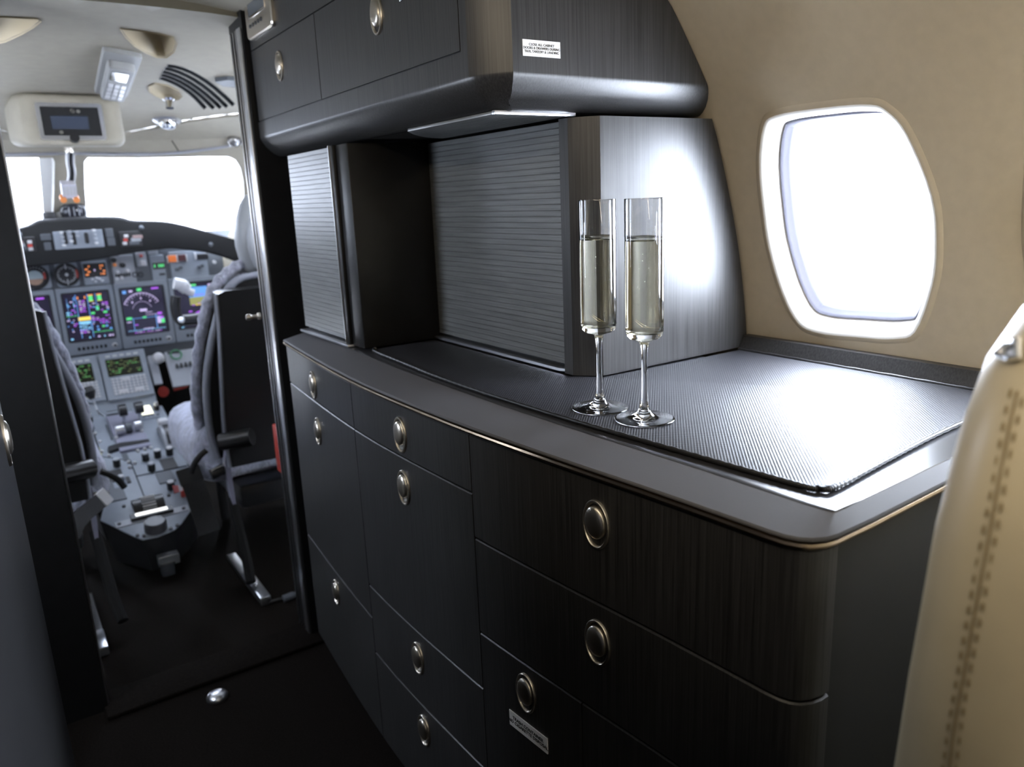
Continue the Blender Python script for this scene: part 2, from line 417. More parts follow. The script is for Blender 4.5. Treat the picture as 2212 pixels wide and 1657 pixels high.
# door track ribs along both jambs
def jamb(name, X, s, zt):
    bm = B()
    for (a, b, t) in ((1.955, 1.985, .006), (1.999, 2.004, .004), (2.020, 2.025, .004), (2.044, 2.05, .004)):
        x0, x1 = sorted((X, X - s * t)); box(bm, x0, x1, a, b, .001, zt, .0015)
    return struct(name, bm, ALU)
jr = jamb('trim_2', JX, 1, 1.60); jamb('trim_3', PX, -1, 1.60)
q = px_x(566, 682, JX)
bm = B(); lathe(bm, [(0, 0), (.009, 0), (.009, .006), (.005, .008), (.005, .022), (.008, .026), (.008, .034), (.006, .037), (0, .037)], (JX - .005, q.y, q.z), 20, axis=(-1, 0, 0)); obj('door_peg', bm, NICK, jr)

# ------------------------------------------------------------------ base cabinet
FC = [(.403, .552), (.48, .5465), (.561, .540), (.7, .526), (.878, .512), (1.0, .507), (1.15, .504), (1.295, .506), (1.5, .518), (1.79, .542)]
def fx(y): return interp(y, FC)
def front_curve(off, yend=1.79, xend=.975, n=44):
    """plan outline from the forward end, along the bowed front, round the aft corner and along the aft end"""
    pts = [(fx(y), y) for y in [yend - (yend - .415) * i / n for i in range(n + 1)]]
    pts += [(.5535, .400), (.558, .389), (.566, .380), (.578, .374), (.592, .3715), (.65, .372), (.8, .378), (xend, .385)]
    out = []
    for i, p in enumerate(pts):
        a, b = Vector(pts[max(i - 1, 0)]), Vector(pts[min(i + 1, len(pts) - 1)]); e = (b - a).normalized()
        out.append((p[0] - e.y * off, p[1] + e.x * off))           # off > 0 goes inwards
    return out
CABLAB = 'charcoal wood galley base cabinet with bowed front and oval nickel latches, under the black worktop'
base = thing('base_cabinet', (.8, 1.08, 0), CABLAB, 'cabinet')
def ring3(off, z): return [Vector((x, y, z)) for x, y in front_curve(off)] + [Vector((.975, 1.79, z))]
bm = B(); rings(bm, [ring3(.06, .002), ring3(.06, .10), ring3(.014, .101), ring3(.014, .868)]); obj('carcass', bm, BODY, base)
bm = B(); rings(bm, [ring3(.004, .8695), ring3(.0, .871), ring3(-.001, .8735), ring3(.0, .876), ring3(.004, .8775)]); obj('metal_bead', bm, BRZ, base, label='bronze metal bead under the worktop lip')
OUTF = front_curve(.006)
SEGL = [0]
for a, b in zip(OUTF, OUTF[1:]): SEGL.append(SEGL[-1] + (Vector(a) - Vector(b)).length)
def s_of_y(y):
    return next(SEGL[i] + (OUTF[i][1] - y) / (OUTF[i][1] - OUTF[i + 1][1]) * (SEGL[i + 1] - SEGL[i]) for i in range(len(OUTF) - 1) if OUTF[i][1] >= y >= OUTF[i + 1][1])
def along(s, off):
    i = max(0, min(len(OUTF) - 2, next((k for k in range(len(SEGL) - 1) if SEGL[k + 1] >= s), len(SEGL) - 2)))
    a, b = Vector(OUTF[i]), Vector(OUTF[i + 1]); t = (s - SEGL[i]) / (SEGL[i + 1] - SEGL[i]); e = (b - a).normalized(); p = a.lerp(b, t)
    return p.x - e.y * off, p.y + e.x * off
S_END = SEGL[-1]
def front(name, s0, s1, z0, z1, label=None):
    g = .0012; s0 += g; s1 -= g; z0 += g; z1 -= g
    n = max(3, int((s1 - s0) / .02)); ss = [s0 + (s1 - s0) * i / n for i in range(n + 1)]
    ss += [s for s in SEGL if s0 + .002 < s < s1 - .002 and s > SEGL[-9] - .01]; ss = sorted(ss)
    bm = B(); c = .0016
    def sec(s):
        o = lambda off, z: Vector((*along(s, off), z))
        return [o(.008, z0), o(c, z0), o(0, z0 + c), o(0, z1 - c), o(c, z1), o(.008, z1)]
    rings(bm, [sec(s) for s in ss]); return obj(name, bm, VEN, base, 30, label)
def latch_mesh():
    """oval push latch lying in the local y-z plane, facing -x"""
    bm = B(); N = 40
    def ell(a, b, x, dz=0): return [Vector((x, a * math.cos(2 * PI * i / N), b * math.sin(2 * PI * i / N) + dz)) for i in range(N)]
    rings(bm, [ell(.0215, .0310, .0005), ell(.0215, .0310, -.002), ell(.0205, .0300, -.0034), ell(.0185, .0280, -.0036), ell(.0172, .0266, -.002), ell(.0168, .0262, .001)], cap0=False)
    rings(bm, [ell(.0160, .0205, .001, .003), ell(.0160, .0205, -.003, .003), ell(.0150, .0192, -.0052, .003), ell(.0112, .0145, -.0072, .003), ell(.005, .0065, -.0080, .003)], cap0=False)
    return bm
_lo = None
def latch(parent, at, yaw=0, name='latch'):
    global _lo
    if _lo is None:
        bm = latch_mesh(); bmesh.ops.recalc_face_normals(bm, faces=bm.faces); me = bpy.data.meshes.new('latch'); bm.to_mesh(me); bm.free(); me.materials.append(NICK); me.shade_smooth(); me.set_sharp_from_angle(angle=.7)
        _lo = me
    o = bpy.data.objects.new(name, _lo); COL.objects.link(o); o.parent = parent; o.location = Vector(at) - WL[parent]; o.rotation_euler = (0, 0, yaw); WL[o] = Vector(at)
    return o
def face_latch(parent, y, z):
    s = s_of_y(y); x, yy = along(s, 0); x2, y2 = along(s + .01, 0)
    latch(parent, (x, yy, z), math.atan2(y2 - yy, x2 - x) + PI / 2)
sA, sB, sC0, sC1 = 0, s_of_y(1.315), s_of_y(.896), S_END - (.975 - .604)
sT = s_of_y(.676)
for nm, a, b, z0, z1, ly, lz in (('drawer', sA, sB, .778, .868, 1.567, .815), ('door', sA, sB, .385, .778, 1.567, .711), ('drawer', sA, sB, .105, .385, 1.556, .330),
                                 ('drawer', sB, sC0, .778, .868, 1.107, .817), ('door', sB, sC0, .458, .778, 1.109, .724), ('drawer', sB, sC0, .308, .458, 1.107, .403), ('drawer', sB, sC0, .105, .308, 1.105, .256),
                                 ('drawer', sC0, sC1, .709, .868, .644, .812), ('drawer', sC0, sC1, .555, .709, .645, .656)):
    d = front(nm, a, b, z0, z1); face_latch(d, ly, lz)
td = front('door', sC0, sT, .105, .555, 'waste bin door with a small white notice below its latch'); face_latch(td, .788, .509)
front('panel', sT, sC1, .105, .555)
bm = B()
x0, y0 = along(s_of_y(.829), 0); x1, y1 = along(s_of_y(.745), 0); U = Vector((x1 - x0, y1 - y0, 0)).normalized(); Nn = Vector((0, 0, 1)).cross(U); Nn = Nn if Nn.x < 0 else -Nn
mid = Vector(((x0 + x1) / 2, (y0 + y1) / 2, .4475)); mid = mid + Nn * .0008
fr = Fr(mid, U, (0, 0, 1)); L = (Vector((x1, y1, 0)) - Vector((x0, y0, 0))).length / 2
plate(bm, fr, (-L, L, -.0125, .0125), -.003, .0006); obj('notice', bm, STK, td, label='white notice with black capitals')
text_mesh('TRASH CONTAINER\nNO CIGARETTE DISPOSAL', .0075, fr.p(0, 0, .0009), fr.u, fr.v, fr.n, 'notice_text', td, INK, .95)

# ------------------------------------------------------------------ worktop, mat
wt = thing('worktop', (.8, 1.08, .878), 'black leather-edged worktop with sloping front lip, running along the galley', 'worktop')
def lipring(k, z):
    """k = 0 outer lip edge ... 1 inner rim edge"""
    A = front_curve(0)
    inner = []
    for i, (x, y) in enumerate(A):
        if i <= 44:
            o = interp(y, [(.40, .050), (.9, .072), (1.43, .078), (1.79, .066)]); inner.append((x + o, max(y, .3925)))
        else: inner.append((max(x, .602) + .0 if x > .62 else .602 + (i - 45) * .001, y + (.0125 if x < .61 else .0125)))
    return [Vector((a[0] + (b[0] - a[0]) * k, a[1] + (b[1] - a[1]) * k, z)) for a, b in zip(A, inner)] + [Vector((1.12, 1.79, z))]
bm = B(); rings(bm, [lipring(.04, .8775), lipring(0, .879), lipring(.0, .8805), lipring(.03, .8822)], cap1=False)
rings(bm, [lipring(.03, .8822), lipring(.95, .8950)], cap0=False, cap1=False)
obj('sloping_lip', bm, LEA, wt, 20)
bm = B(); rings(bm, [lipring(.95, .8950), lipring(1.0, .8962), lipring(1.10, .8962)], cap0=False); obj('rim', bm, mat('glossy_black_rim', (.03, .03, .033), .28, spec=.9), wt, 60)
bm = B()
CB = [px_s(a, b, SR, .7, .93) for a, b in ((1615, 724), (2095, 795))]
prof = [(wx(.923) - .002, .923), (wx(.923) - .016, .922), (wx(.9) - .032, .8965), (wx(.9) - .002, .8965)]
rings(bm, [[Vector((x, y, z)) for x, z in prof] for y in (.40, .925)]); obj('wall_upstand', bm, VEN, wt)
MP = [(.618, 1.43), (.606, 1.40), (.597, 1.25), (.590, 1.116), (.591, .95), (.600, .76), (.616, .565), (.627, .440), (.634, .420), (.650, .4135), (.75, .424), (.887, .437), (1.095, .447), (1.108, .452), (1.108, .915), (.79, .925), (.756, .965), (.756, 1.42), (.74, 1.43)]
def mring(d, z): return [Vector((x, y, z)) for x, y in inset(MP, d)]
t = thing('counter_mat', (.8, .9, .8964), 'black woven-textured rubber mat lying on the worktop beneath the two flutes', 'mat')
bm = B(); rings(bm, [mring(.004, .8966), mring(.004, .9000), mring(.0055, .9005)]); obj('sheet', bm, WEAVE, t, 25)
bm = B(); edge = [Vector((x, y, .9001)) for x, y in MP[:15]]
sm = smooth_line(edge, 30); pts = []
tube(bm, sm, [.0030 + .0005 * math.sin(i * 2.1) for i in range(len(sm))], 8); obj('beaded_edging', bm, BLK, t, 80, label='glossy black beaded edging')

# ------------------------------------------------------------------ tambour hutch between worktop and upper cabinet
hu = thing('tambour_hutch', (.8, 1.35, .8964), 'charcoal wood hutch with two ribbed roller shutters and an open alcove, behind the flutes', 'cabinet')
HT = 1.308
def tambour(name, x, y0, y1, z0, z1, parent):
    bm = B(); n = round((z1 - z0) / .0098); h = (z1 - z0) / n; pr = []
    for i in range(n):
        a = z0 + i * h; pr += [(x + .0012, a + .0002), (x, a + .0008), (x, a + h - .0008), (x + .0012, a + h - .0002)]; pr = pr + [(x + .012, z1), (x + .012, z0)]
    rings(bm, [[Vector((a, y, b)) for a, b in pr] for y in (y0, y1)]); return obj(name, bm, VENH, parent, 25)
tambour('roller_shutter', .772, .965, 1.436, .912, HT - .008, hu)
ls = tambour('roller_shutter', .600, 1.515, 1.79, .908, HT - .008, hu)
bm = B(); box(bm, .592, .612, 1.497, 1.515, .903, HT - .0065, .002); obj('shutter_stile', bm, DARK, hu)
bm = B(); box(bm, .590, .5935, 1.5145, 1.5165, .903, HT - .0065); obj('metal_edge', bm, ALU, hu)
bm = B(); box(bm, .598, .80, 1.437, 1.496, .9008, HT - .0065, .003); obj('alcove_side', bm, DARK, hu)
bm = B(); box(bm, .586, .80, 1.497, 1.79, .8975, .9025, .001); obj('shutter_sill', bm, ALU, hu)
bm = B(); prism(bm, [(.759, 1.436, .902), (.759, 1.002, .902), (.768, .978, .902), (.80, .978, .902), (.80, 1.436, .902)], (0, 0, .0045)); obj('shutter_sill', bm, ALU, hu)
bm = B()
def endring(z): return [Vector((.759, .985, z)), Vector((.759, .963, z)), Vector((.766, .9525, z)), Vector((.783, .9345, z)), Vector((.793, .9275, z)), Vector((.803, .926, z)), Vector((wx(z) - .007, .926, z)), Vector((wx(z) - .007, .975, z)), Vector((.80, .985, z))]
rings(bm, [endring(.9008 + (HT - .0065 - .9008) * i / 14) for i in range(15)]); obj('end_panel', bm, VEN, hu, 25)
bm = B(); box(bm, .66, .97, 1.80, 1.945, .002, HT - .0065); obj('filler_panel', bm, BODY, hu)
bm = B(); box(bm, .79, 1.02, 1.0, 1.79, .9035, HT - .0065); obj('carcass', bm, BODY, hu)

# ------------------------------------------------------------------ upper cabinet
up = thing('upper_cabinet', (.8, 1.4, HT), 'charcoal wood upper cabinet with two flap doors and chamfered end, above the hutch', 'cabinet')
bm = B()
def plan(d): return inset([(.590, 1.948), (.590, .966), (.596, .954), (.617, .922), (.628, .912), (.99, .912), (.99, 1.948)], d)
R_ = .044; rs = []
for k in range(9):
    d_, h_ = ((.044, 0), (.040, .0012), (.032, .0052), (.022, .0125), (.012, .0225), (.005, .0325), (.0018, .0385), (.0004, .0420), (0, .0450))[k]; rs.append([(x, y, HT + h_) for x, y in plan(d_)])
def clampx(p): x, y, z = p; return Vector((min(x, wx(z) - .003) if x > .9 else x, max(y, .912), z))
rs = [[clampx((wx(p[2]) - .004 if i in (5, 6) else p[0], p[1] if i not in (6, 0) else 1.948, p[2])) for i, p in enumerate(q)] for q in rs]
zs = [1.354, 1.387]
for z in zs: rs.append([clampx((wx(z) - .004 if i in (5, 6) else x, y, z)) for i, (x, y) in enumerate(plan(0))])
def plan2(z): return [clampx((wx(z) - .004 if i in (5, 6) else (x + .004 if i == 0 else x), y, z)) for i, (x, y) in enumerate(plan(0))]
rings(bm, rs, mi=0)
zt = [1.387, 1.42, 1.46, 1.50, 1.53]
rs = []
for z in zt:
    q = [Vector((.5945, 1.948, z)), Vector((.5945, .984, z)), Vector((.590, .984, z)), Vector((.590, .966, z)), Vector((.596, .954, z)), Vector((.617, .922, z)), Vector((.628, .912, z)), Vector((wx(z) - .004, .912, z)), Vector((wx(z) - .004, 1.948, z))]
    rs.append(q)
zc = 1.612
rs.append([Vector((min(p.x, XC + .535 - (z_ := 0)), p.y, 1.531)) for p in rs[-1]])
rs.append([Vector((min(p.x, .66), p.y, 1.60)) for p in rs[-1]])
n0_ = len(bm.faces); rings(bm, rs)
bm.faces.ensure_lookup_table()
for f in bm.faces[n0_:]:
    c_ = f.calc_center_median()
    if abs(c_.x - .5945) < .0008 or (c_.y > .96 and abs(c_.y - .984) < .0008): f.material_index = 1
obj('carcass', bm, [VEN, BODY], up, 25)
def flap(name, y0, y1, z0, z1):
    bm = B(); box(bm, .590, .5942, y0, y1, z0, z1); return obj(name, bm, VEN, up)
d1 = flap('door', 1.5235, 1.940, 1.3895, 1.5440); latch(d1, (.590, 1.747, 1.484))
d2 = flap('door', .9865, 1.5205, 1.3895, 1.5440); latch(d2, (.590, 1.243, 1.486))
p1 = flap('upper_panel', .9865, 1.940, 1.5465, 1.612)
bm = B(); lathe(bm, [(0, 0), (.006, 0), (.006, .003), (.004, .004), (0, .004)], (.590, *list(px_x(868, -6, .59))[1:]), 16, axis=(-1, 0, 0)); obj('lock', bm, CHR, p1)
fr = Fr((.590, 1.835, 1.60), (0, -1, 0), (0, 0, 1))
cp = thing('control_unit', (.588, 1.835, 1.56), 'satin metal cabin control unit with small grey screen, on the upper cabinet front', 'control panel')
a, b = fr.pick(533, -25), fr.pick(597, 70)
bm = B(); U0, U1 = fr.pick(547, 90)[0] - .012, fr.pick(597, 62)[0]; V0 = fr.pick(547, 88)[1]; V1 = V0 + .118
Rr = (U0, U1, V0, V1)
plate(bm, fr, Rr, -.0, .009, .012, ch=.003); hs = obj('housing', bm, NICK, cp)
bm = B(); sc_ = (U0 + (U1 - U0) * .17, U0 + (U1 - U0) * .80, V0 + .045, V0 + .085); frame(bm, fr, (sc_[0] - .004, sc_[1] + .004, sc_[2] - .004, sc_[3] + .004), .004, .0085, .0105, .003); obj('screen_frame', bm, CHR, cp)
bm = B(); plate(bm, fr, sc_, .0085, .0097); obj('screen', bm, LCD, cp)
for row, vv in ((0, V0 + .026), (1, V0 + .103)):
    for k in range(5):
        bm = B(); plate(bm, fr, (U0 + .028 + k * .0205, U0 + .039 + k * .0205, vv - .004, vv + .004), .0085, .0112, .0038, ch=.001); obj('button', bm, BLK, cp)
# notice on the end panel
bm = B(); fr = Fr(((.645 + .708) / 2, .912, 1.3848), (1, 0, 0), (0, 0, 1))
plate(bm, fr, (-.032, .032, -.0105, .0105), -.002, .0007); obj('notice', bm, STK, up, label='white notice with black capitals on the end panel')
text_mesh('CLOSE ALL CABINET\nDOORS & DRAWERS DURING\nTAXI, TAKEOFF & LANDING', .0047, fr.p(0, 0, .0009), fr.u, fr.v, fr.n, 'notice_text', up, INK, .95)
# ribbed lens in the alcove roof
bm = B()
for i in range(16):
    x = .628 + i * .0088
    box(bm, x, x + .0062, .965, 1.36 - .0016 * (15 - i) ** 1.6, HT - .0045, HT + .001, .0015)
obj('ribbed_soffit', bm, VENH, up)
bm = B(); box(bm, .624, .770, .956, .9645, HT - .0052, HT + .001, .001); obj('soffit_frame', bm, ALU, up)

# ------------------------------------------------------------------ flutes
def flute(loc, label):
    t = thing('champagne_flute', loc, label, 'glass', 'champagne flutes on the counter mat'); x, y, z = loc
    pr = [(0, .0016), (.018, .0012), (.036, .0003), (.0383, .0006), (.0389, .0014), (.0383, .0022), (.036, .0026), (.026, .0036), (.016, .0055), (.0095, .0095), (.0062, .0165), (.0044, .028), (.0038, .05), (.0037, .08), (.0044, .094), (.0066, .1025), (.0115, .1055), (.0190, .1075), (.0228, .1115), (.0240, .118), (.0243, .14), (.0246, .279), (.0243, .2803), (.0240, .2803), (.0237, .279), (.0234, .14), (.0230, .120), (.0215, .1165), (.017, .1152), (0, .1148)]
    bm = B(); lathe(bm, pr, loc, 64); obj('glass', bm, CRY, t, 70)
    e = .00025
    pr = [(0, .1148 - e), (.017, .1152 - e), (.0215, .1165 - e), (.0230 + e, .120 - e), (.0234 + e, .14), (.02355 + e, .2308), (.0231, .2298), (.0222, .2294), (0, .2293)]
    bm = B(); lathe(bm, pr, loc, 64); obj('wine', bm, WINE, t, 70)
    bm = B()
    for _ in range(26):
        a, r_, h = random.uniform(0, 2 * PI), .0226 * math.sqrt(random.random()), random.uniform(.117, .2285)
        rr_ = random.uniform(.00025, .0005); lathe(bm, [(0, -rr_), (rr_ * .7, -rr_ * .7), (rr_, 0), (rr_ * .7, rr_ * .7), (0, rr_)], (x + r_ * math.cos(a), y + r_ * math.sin(a), z + h), 6)
    obj('bubbles', bm, BUB, t)['kind'] = 'stuff'
BUB = glassmat('gas_bubble', (1, 1, 1), .75)
z_ = .9007
p = px_z(1296, 882, z_); flute((p.x, p.y, z_), 'champagne flute nearer the roller shutter, left one of the pair')
p = px_z(1392, 906, z_); flute((p.x, p.y, z_), 'champagne flute nearer the camera and window, right one of the pair')

# ------------------------------------------------------------------ cream seat in the foreground
seat = thing('passenger_seat', (.78, .23, 0), 'cream leather passenger seat back with double stitched seam, beside the cabinet end', 'seat')
def seat_ring(z, xl, ty, yc, n=44, k=3.0):
    xr = 1.56 - xl - .02; cx, a = (xl + xr) / 2, (xr - xl) / 2; out = []
    for i in range(n):
        t = 2 * PI * i / n; c, s = math.cos(t), math.sin(t)
        out.append(Vector((cx + a * math.copysign(abs(c) ** (2 / k), c), yc + ty * math.copysign(abs(s) ** (2 / 2.4), s), z)))
    return out
SZ = [(z + .062 if z > .6 else z, x - .076) for z, x in [(.40, .505), (.55, .492), (.70, .486), (.815, .484), (.925, .487), (.98, .498), (1.02, .515), (1.05, .538), (1.073, .570), (1.087, .612), (1.094, .66), (1.097, .72)]]
rs = []
for z, xl in SZ: rs.append(seat_ring(z, xl + .0, .085 if z < 1.062 else .085 * max(.12, math.sqrt(max(0, 1 - ((z - 1.062) / .0985) ** 2))), .185 - .06 * (z - .7)))
bm = B(); rings(bm, rs); bk = obj('backrest', bm, CREAM, seat, 80)
bm = B(); 
for o in range(1): box(bm, .54, 1.0, -.32, .22, .28, .44, .05, seg=4)
obj('seat_cushion', bm, CREAM, seat, 60)
bm = B(); box(bm, .62, .94, -.25, .15, .001, .29, .02); obj('pedestal', bm, BLK, seat)

from mathutils.bvhtree import BVHTree
bpy.context.view_layer.update()
bv_ = BVHTree.FromPolygons([bk.matrix_world @ v.co for v in bk.data.vertices], [tuple(f.vertices) for f in bk.data.polygons])
def on_seat(a, b):
    h = bv_.ray_cast(CAM, ray(a, b).normalized()); return (h[0], h[1]) if h[0] else (None, None)
def seam(pts, name, stitch):
    P_ = [on_seat(*p) for p in pts]; P_ = [(p, n) for p, n in P_ if p]
    if len(P_) < 2: return
    ln = smooth_line([p + n * .0006 for p, n in P_], 14)
    if not stitch:
        bm = B(); tube(bm, ln, .0007, 6); obj(name, bm, THR, bk); return
    bm = B(); d = 0; L = .0052
    for a, b in zip(ln, ln[1:]): d += (b - a).length
    k = int(d / (L * 1.75)); acc = [0]
    for a, b in zip(ln, ln[1:]): acc.append(acc[-1] + (b - a).length)
    def at(s):
        i = max(0, min(len(ln) - 2, next((j for j in range(len(acc) - 1) if acc[j + 1] >= s), len(ln) - 2))); t_ = (s - acc[i]) / max(1e-9, acc[i + 1] - acc[i]); return ln[i].lerp(ln[i + 1], t_)
    for i in range(k):
        s0 = d * i / k; a, c = at(s0), at(min(d, s0 + L)); tube(bm, [a, (a + c) / 2, c], [.0005, .00095, .0005], 6)
    obj(name, bm, THR, bk)
seam([(2186, 840), (2176, 880), (2160, 960), (2140, 1070), (2118, 1180), (2096, 1300), (2076, 1420), (2056, 1530), (2040, 1640), (2035, 1680)], 'stitching', True)
seam([(2210, 860), (2192, 940), (2173, 1040), (2152, 1160), (2130, 1280), (2107, 1400), (2085, 1520), (2068, 1640), (2062, 1680)], 'stitching', True)
seam([(2199, 845), (2186, 900), (2168, 990), (2148, 1100), (2126, 1220), (2104, 1340), (2083, 1460), (2063, 1570), (2050, 1680)], 'seam_line', False)
a = [on_seat(*p) for p in ((2166, 772), (2190, 752), (2211, 744), (2211, 782), (2190, 784))]
if all(p for p, n in a):
    bm = B(); n = sum((n for p, n in a), Vector()).normalized(); q = [p for p, _ in a]; c = sum(q, Vector()) / 5
    tube(bm, [p + n * .004 for p in q], .0022, 8, closed=True); rings(bm, [[p + n * .001 for p in q], [p + n * .0035 for p in q]]); obj('metal_clip', bm, CHR, bk, 40)

# ------------------------------------------------------------------ port closet at the left edge
t = thing('closet', (-.13, .4, 0), 'tall dark closet with an oval latch at the left edge of the picture', 'closet')
bm = B(); box(bm, -.23, -.026, -.48, 1.27, .002, 1.48, .006); obj('body', bm, DARK, t)  # unseen aft length added to block port windows and darken cabinet reflections
bm = B(); box(bm, -.0265, -.021, -.47, 1.262, .06, 1.465, .0015); d = obj('door', bm, mat('closet_laminate', (.008, .008, .009), .45, spec=.25), t)
q = px_x(9, 952, -.021); o = latch(d, (-.021, q.y, q.z), PI)

# ================================================================== cockpit shell
def WS(x, z): return Vector((x, 3.78 - 1.2 * (z - 1.19) - .55 * (x - XC) ** 2, z))
def wpick(a, b): return px_s(a, b, WS, .4, 1.3)
paneR = [wpick(*p) for p in [(190, 341), (300, 342), (430, 339), (492, 339), (508, 345), (519, 362), (525, 390), (529, 440), (533, 500), (534, 540), (420, 530), (300, 505), (200, 500), (188, 470), (183, 400), (182, 350)]]
paneL = [wpick(*p) for p in [(114, 341), (118, 350), (117, 400), (115, 470), (115, 505), (40, 522), (-60, 540), (-120, 545), (-135, 540), (-128, 440), (-118, 356), (-108, 346), (-40, 342)]]
wl = [(-.70, 1.02), (1.22, 1.02), (1.22, 1.47), (-.70, 1.47)]
struct('wall_windshield', surface(WS, wl, [paneR, paneL], .05), HEAD, smooth=50)
def shield(name, hole):
    bm = B(); nrm = Vector((0, .64, .77))
    rings(bm, [[WS(*p) + nrm * dep for p in inset(hole, d)] for d, dep in ((-.001, 0), (.006, .012), (.010, .03))], cap0=False, cap1=False)
    w = struct(name, bm, WHT, smooth=60)
    bm2 = surface(lambda u, v: WS(u, v) + nrm * .03, inset(hole, .008), [], .08); obj('pane', bm2, SHIELD, w)
    c = sum((Vector(p) for p in hole), Vector((0, 0))) / len(hole)
    L = bpy.data.lights.new('daylight_portal', 'AREA'); L.shape = 'RECTANGLE'; L.size = .75; L.size_y = .5; L.cycles.is_portal = True
    lo = bpy.data.objects.new('daylight_portal', L); COL.objects.link(lo); lo.location = WS(*c) + nrm * .06
    n2 = snormal(WS, *c); n2 = n2 if n2.y > 0 else -n2
    lo.rotation_mode = 'QUATERNION'; lo.rotation_quaternion = n2.to_track_quat('Z', 'Y')
    return w
shield('window_12', paneR); wl_ = shield('window_13', paneL)
bm = B(); q = [WS(*wpick(*p)) for p in ((84, 338), (122, 336), (119, 510), (98, 510), (93, 440))]; nv = Vector((0, .64, .77))
rings(bm, [[p + nv * d for p in q] for d in (.012, .022)]); obj('pillar_trim', bm, WHT, wl_)
def SIDE(s):
    return lambda y, z: Vector((XC + s * (interp(y, [(2.06, .80), (2.8, .78), (3.4, .70), (4.1, .55)]) - .12 * max(0, z - 1.15) ** 1.2), y, z))
for s, nm, k in ((1, 'wall_cockpit_right', 14), (-1, 'wall_cockpit_left', 15)):
    S = SIDE(s); hole = rr(2.22, 3.26, 1.08, 1.42, .07, 5)
    struct(nm, surface(S, [(2.06, 0), (3.95, 0), (3.86, 1.0), (3.45, 1.30), (3.3, 1.50), (2.06, 1.62)], [hole], .08), HEAD)
    bm = B(); rings(bm, [[S(*p) + Vector((s * dep, 0, 0)) for p in inset(hole, d)] for d, dep in ((-.001, 0), (.008, .02), (.014, .04))], cap0=False, cap1=False)
    w = struct('window_%d' % k, bm, WHT, smooth=60)
    bm = B(); rings(bm, [[S(*p) + Vector((s * dep, 0, 0)) for p in inset(hole, .012)] for dep in (.035, .041)]); obj('pane', bm, SHIELD, w)
    L = bpy.data.lights.new('daylight_portal', 'AREA'); L.shape = 'RECTANGLE'; L.size = 1.04; L.size_y = .34; L.cycles.is_portal = True
    lo = bpy.data.objects.new('daylight_portal', L); COL.objects.link(lo); lo.location = S(2.82, 1.265) + Vector((s * .06, 0, 0)); lo.rotation_euler = (PI / 2, 0, -s * PI / 2 + PI) 
    lo.rotation_mode = 'QUATERNION'; lo.rotation_quaternion = Vector((s, 0, 0)).to_track_quat('Z', 'Y')
# headliner: a shallow vault falling towards the windshield, with holes for the recesses
def hz(y): return interp(y, [(1.97, 1.632), (2.5, 1.60), (3.0, 1.565), (3.25, 1.532), (3.42, 1.475)])
def HS(x, y): d = abs(x - XC); return Vector((x, y, hz(y) - .18 * d ** 2.4 - .16 * max(0, d - .45) ** 2))
def yedge(x): return 3.425 - 1.35 * (x - XC) ** 2 - .9 * max(0, abs(x - XC) - .3) ** 2
def hpick(a, b): return px_s(a, b, HS, .4, 2.6)
hout = [(XC - .74 + 1.48 * i / 30, yedge(XC - .74 + 1.48 * i / 30)) for i in range(31)] + [(XC + .74, 1.972), (XC - .74, 1.972)]
cupR = [hpick(*p) for p in [(262, 62), (300, 66), (345, 73), (374, 80), (380, 92), (374, 110), (358, 122), (338, 121), (315, 112), (292, 98), (274, 80)]]
cupL = [(2 * XC - x - .012, y) for x, y in cupR][::-1]
cupL = [hpick(*p) for p in [(-60, 34), (0, 36), (40, 38), (78, 40), (85, 45), (70, 57), (45, 72), (10, 88), (-40, 98), (-80, 80), (-85, 50)]]
lampc = [hpick(*p) for p in [(321, 186), (335, 180), (360, 184), (385, 195), (392, 206), (384, 214), (360, 215), (335, 205), (323, 196)]]
SLOT = []
for k in range(5):
    a = [(362, 141), (357, 147), (352, 154), (349, 161), (346, 168)][k]; c = [(428, 158), (420, 167), (412, 175), (405, 181), (398, 187)][k]; e = [(504, 226), (490, 230), (476, 232), (461, 233), (443, 233)][k]
    m_ = ((a[0] + e[0]) / 2 * .25 + c[0] * .75, (a[1] + e[1]) / 2 * .25 + c[1] * .75)
    up_, dn_ = [], []
    for i in range(9):
        t = i / 8; q = [(1 - t) ** 2 * a[j] + 2 * t * (1 - t) * (2 * m_[j] - (a[j] + e[j]) / 2) + t * t * e[j] for j in (0, 1)]
        w = 3.0 + .6 * t
        g = Vector(((1 - t) * (m_[0] - a[0]) + t * (e[0] - m_[0]), (1 - t) * (m_[1] - a[1]) + t * (e[1] - m_[1]))).normalized(); n_ = Vector((-g.y, g.x))
        up_.append(hpick(q[0] + n_.x * w, q[1] + n_.y * w)); dn_.append(hpick(q[0] - n_.x * w, q[1] - n_.y * w))
    SLOT.append(up_ + dn_[::-1])
bm = surface(HS, hout, [cupR, cupL, lampc] + SLOT, .05)
# turned-down front lip
lip = [(x, y) for x, y in hout[:31]]
rings(bm, [[HS(x, y) for x, y in lip], [HS(x, y) + Vector((0, .004, -.010)) for x, y in lip], [HS(x, y) + Vector((0, .03, -.014)) for x, y in lip]], closed=False, cap0=False, cap1=False)
struct('ceiling', bm, HEAD, smooth=50)
bm = B(); xs_ = [XC - .53 + 1.06 * i / 40 for i in range(41)]; rings(bm, [[SC(x, 1.979) for x in xs_], [HS(x, 1.9725) for x in xs_]], closed=False, cap0=False, cap1=False); struct('trim_6', bm, HEAD)
bm = B(); xs_ = [XC - .735 + 1.47 * i / 40 for i in range(41)]; rings(bm, [[HS(x, yedge(x)) + Vector((0, .02, -.011)) for x in xs_], [WS(XC + (x - XC) * 1.18, 1.462) for x in xs_]], closed=False, cap0=False, cap1=False); struct('trim_7', bm, HEAD, smooth=60)
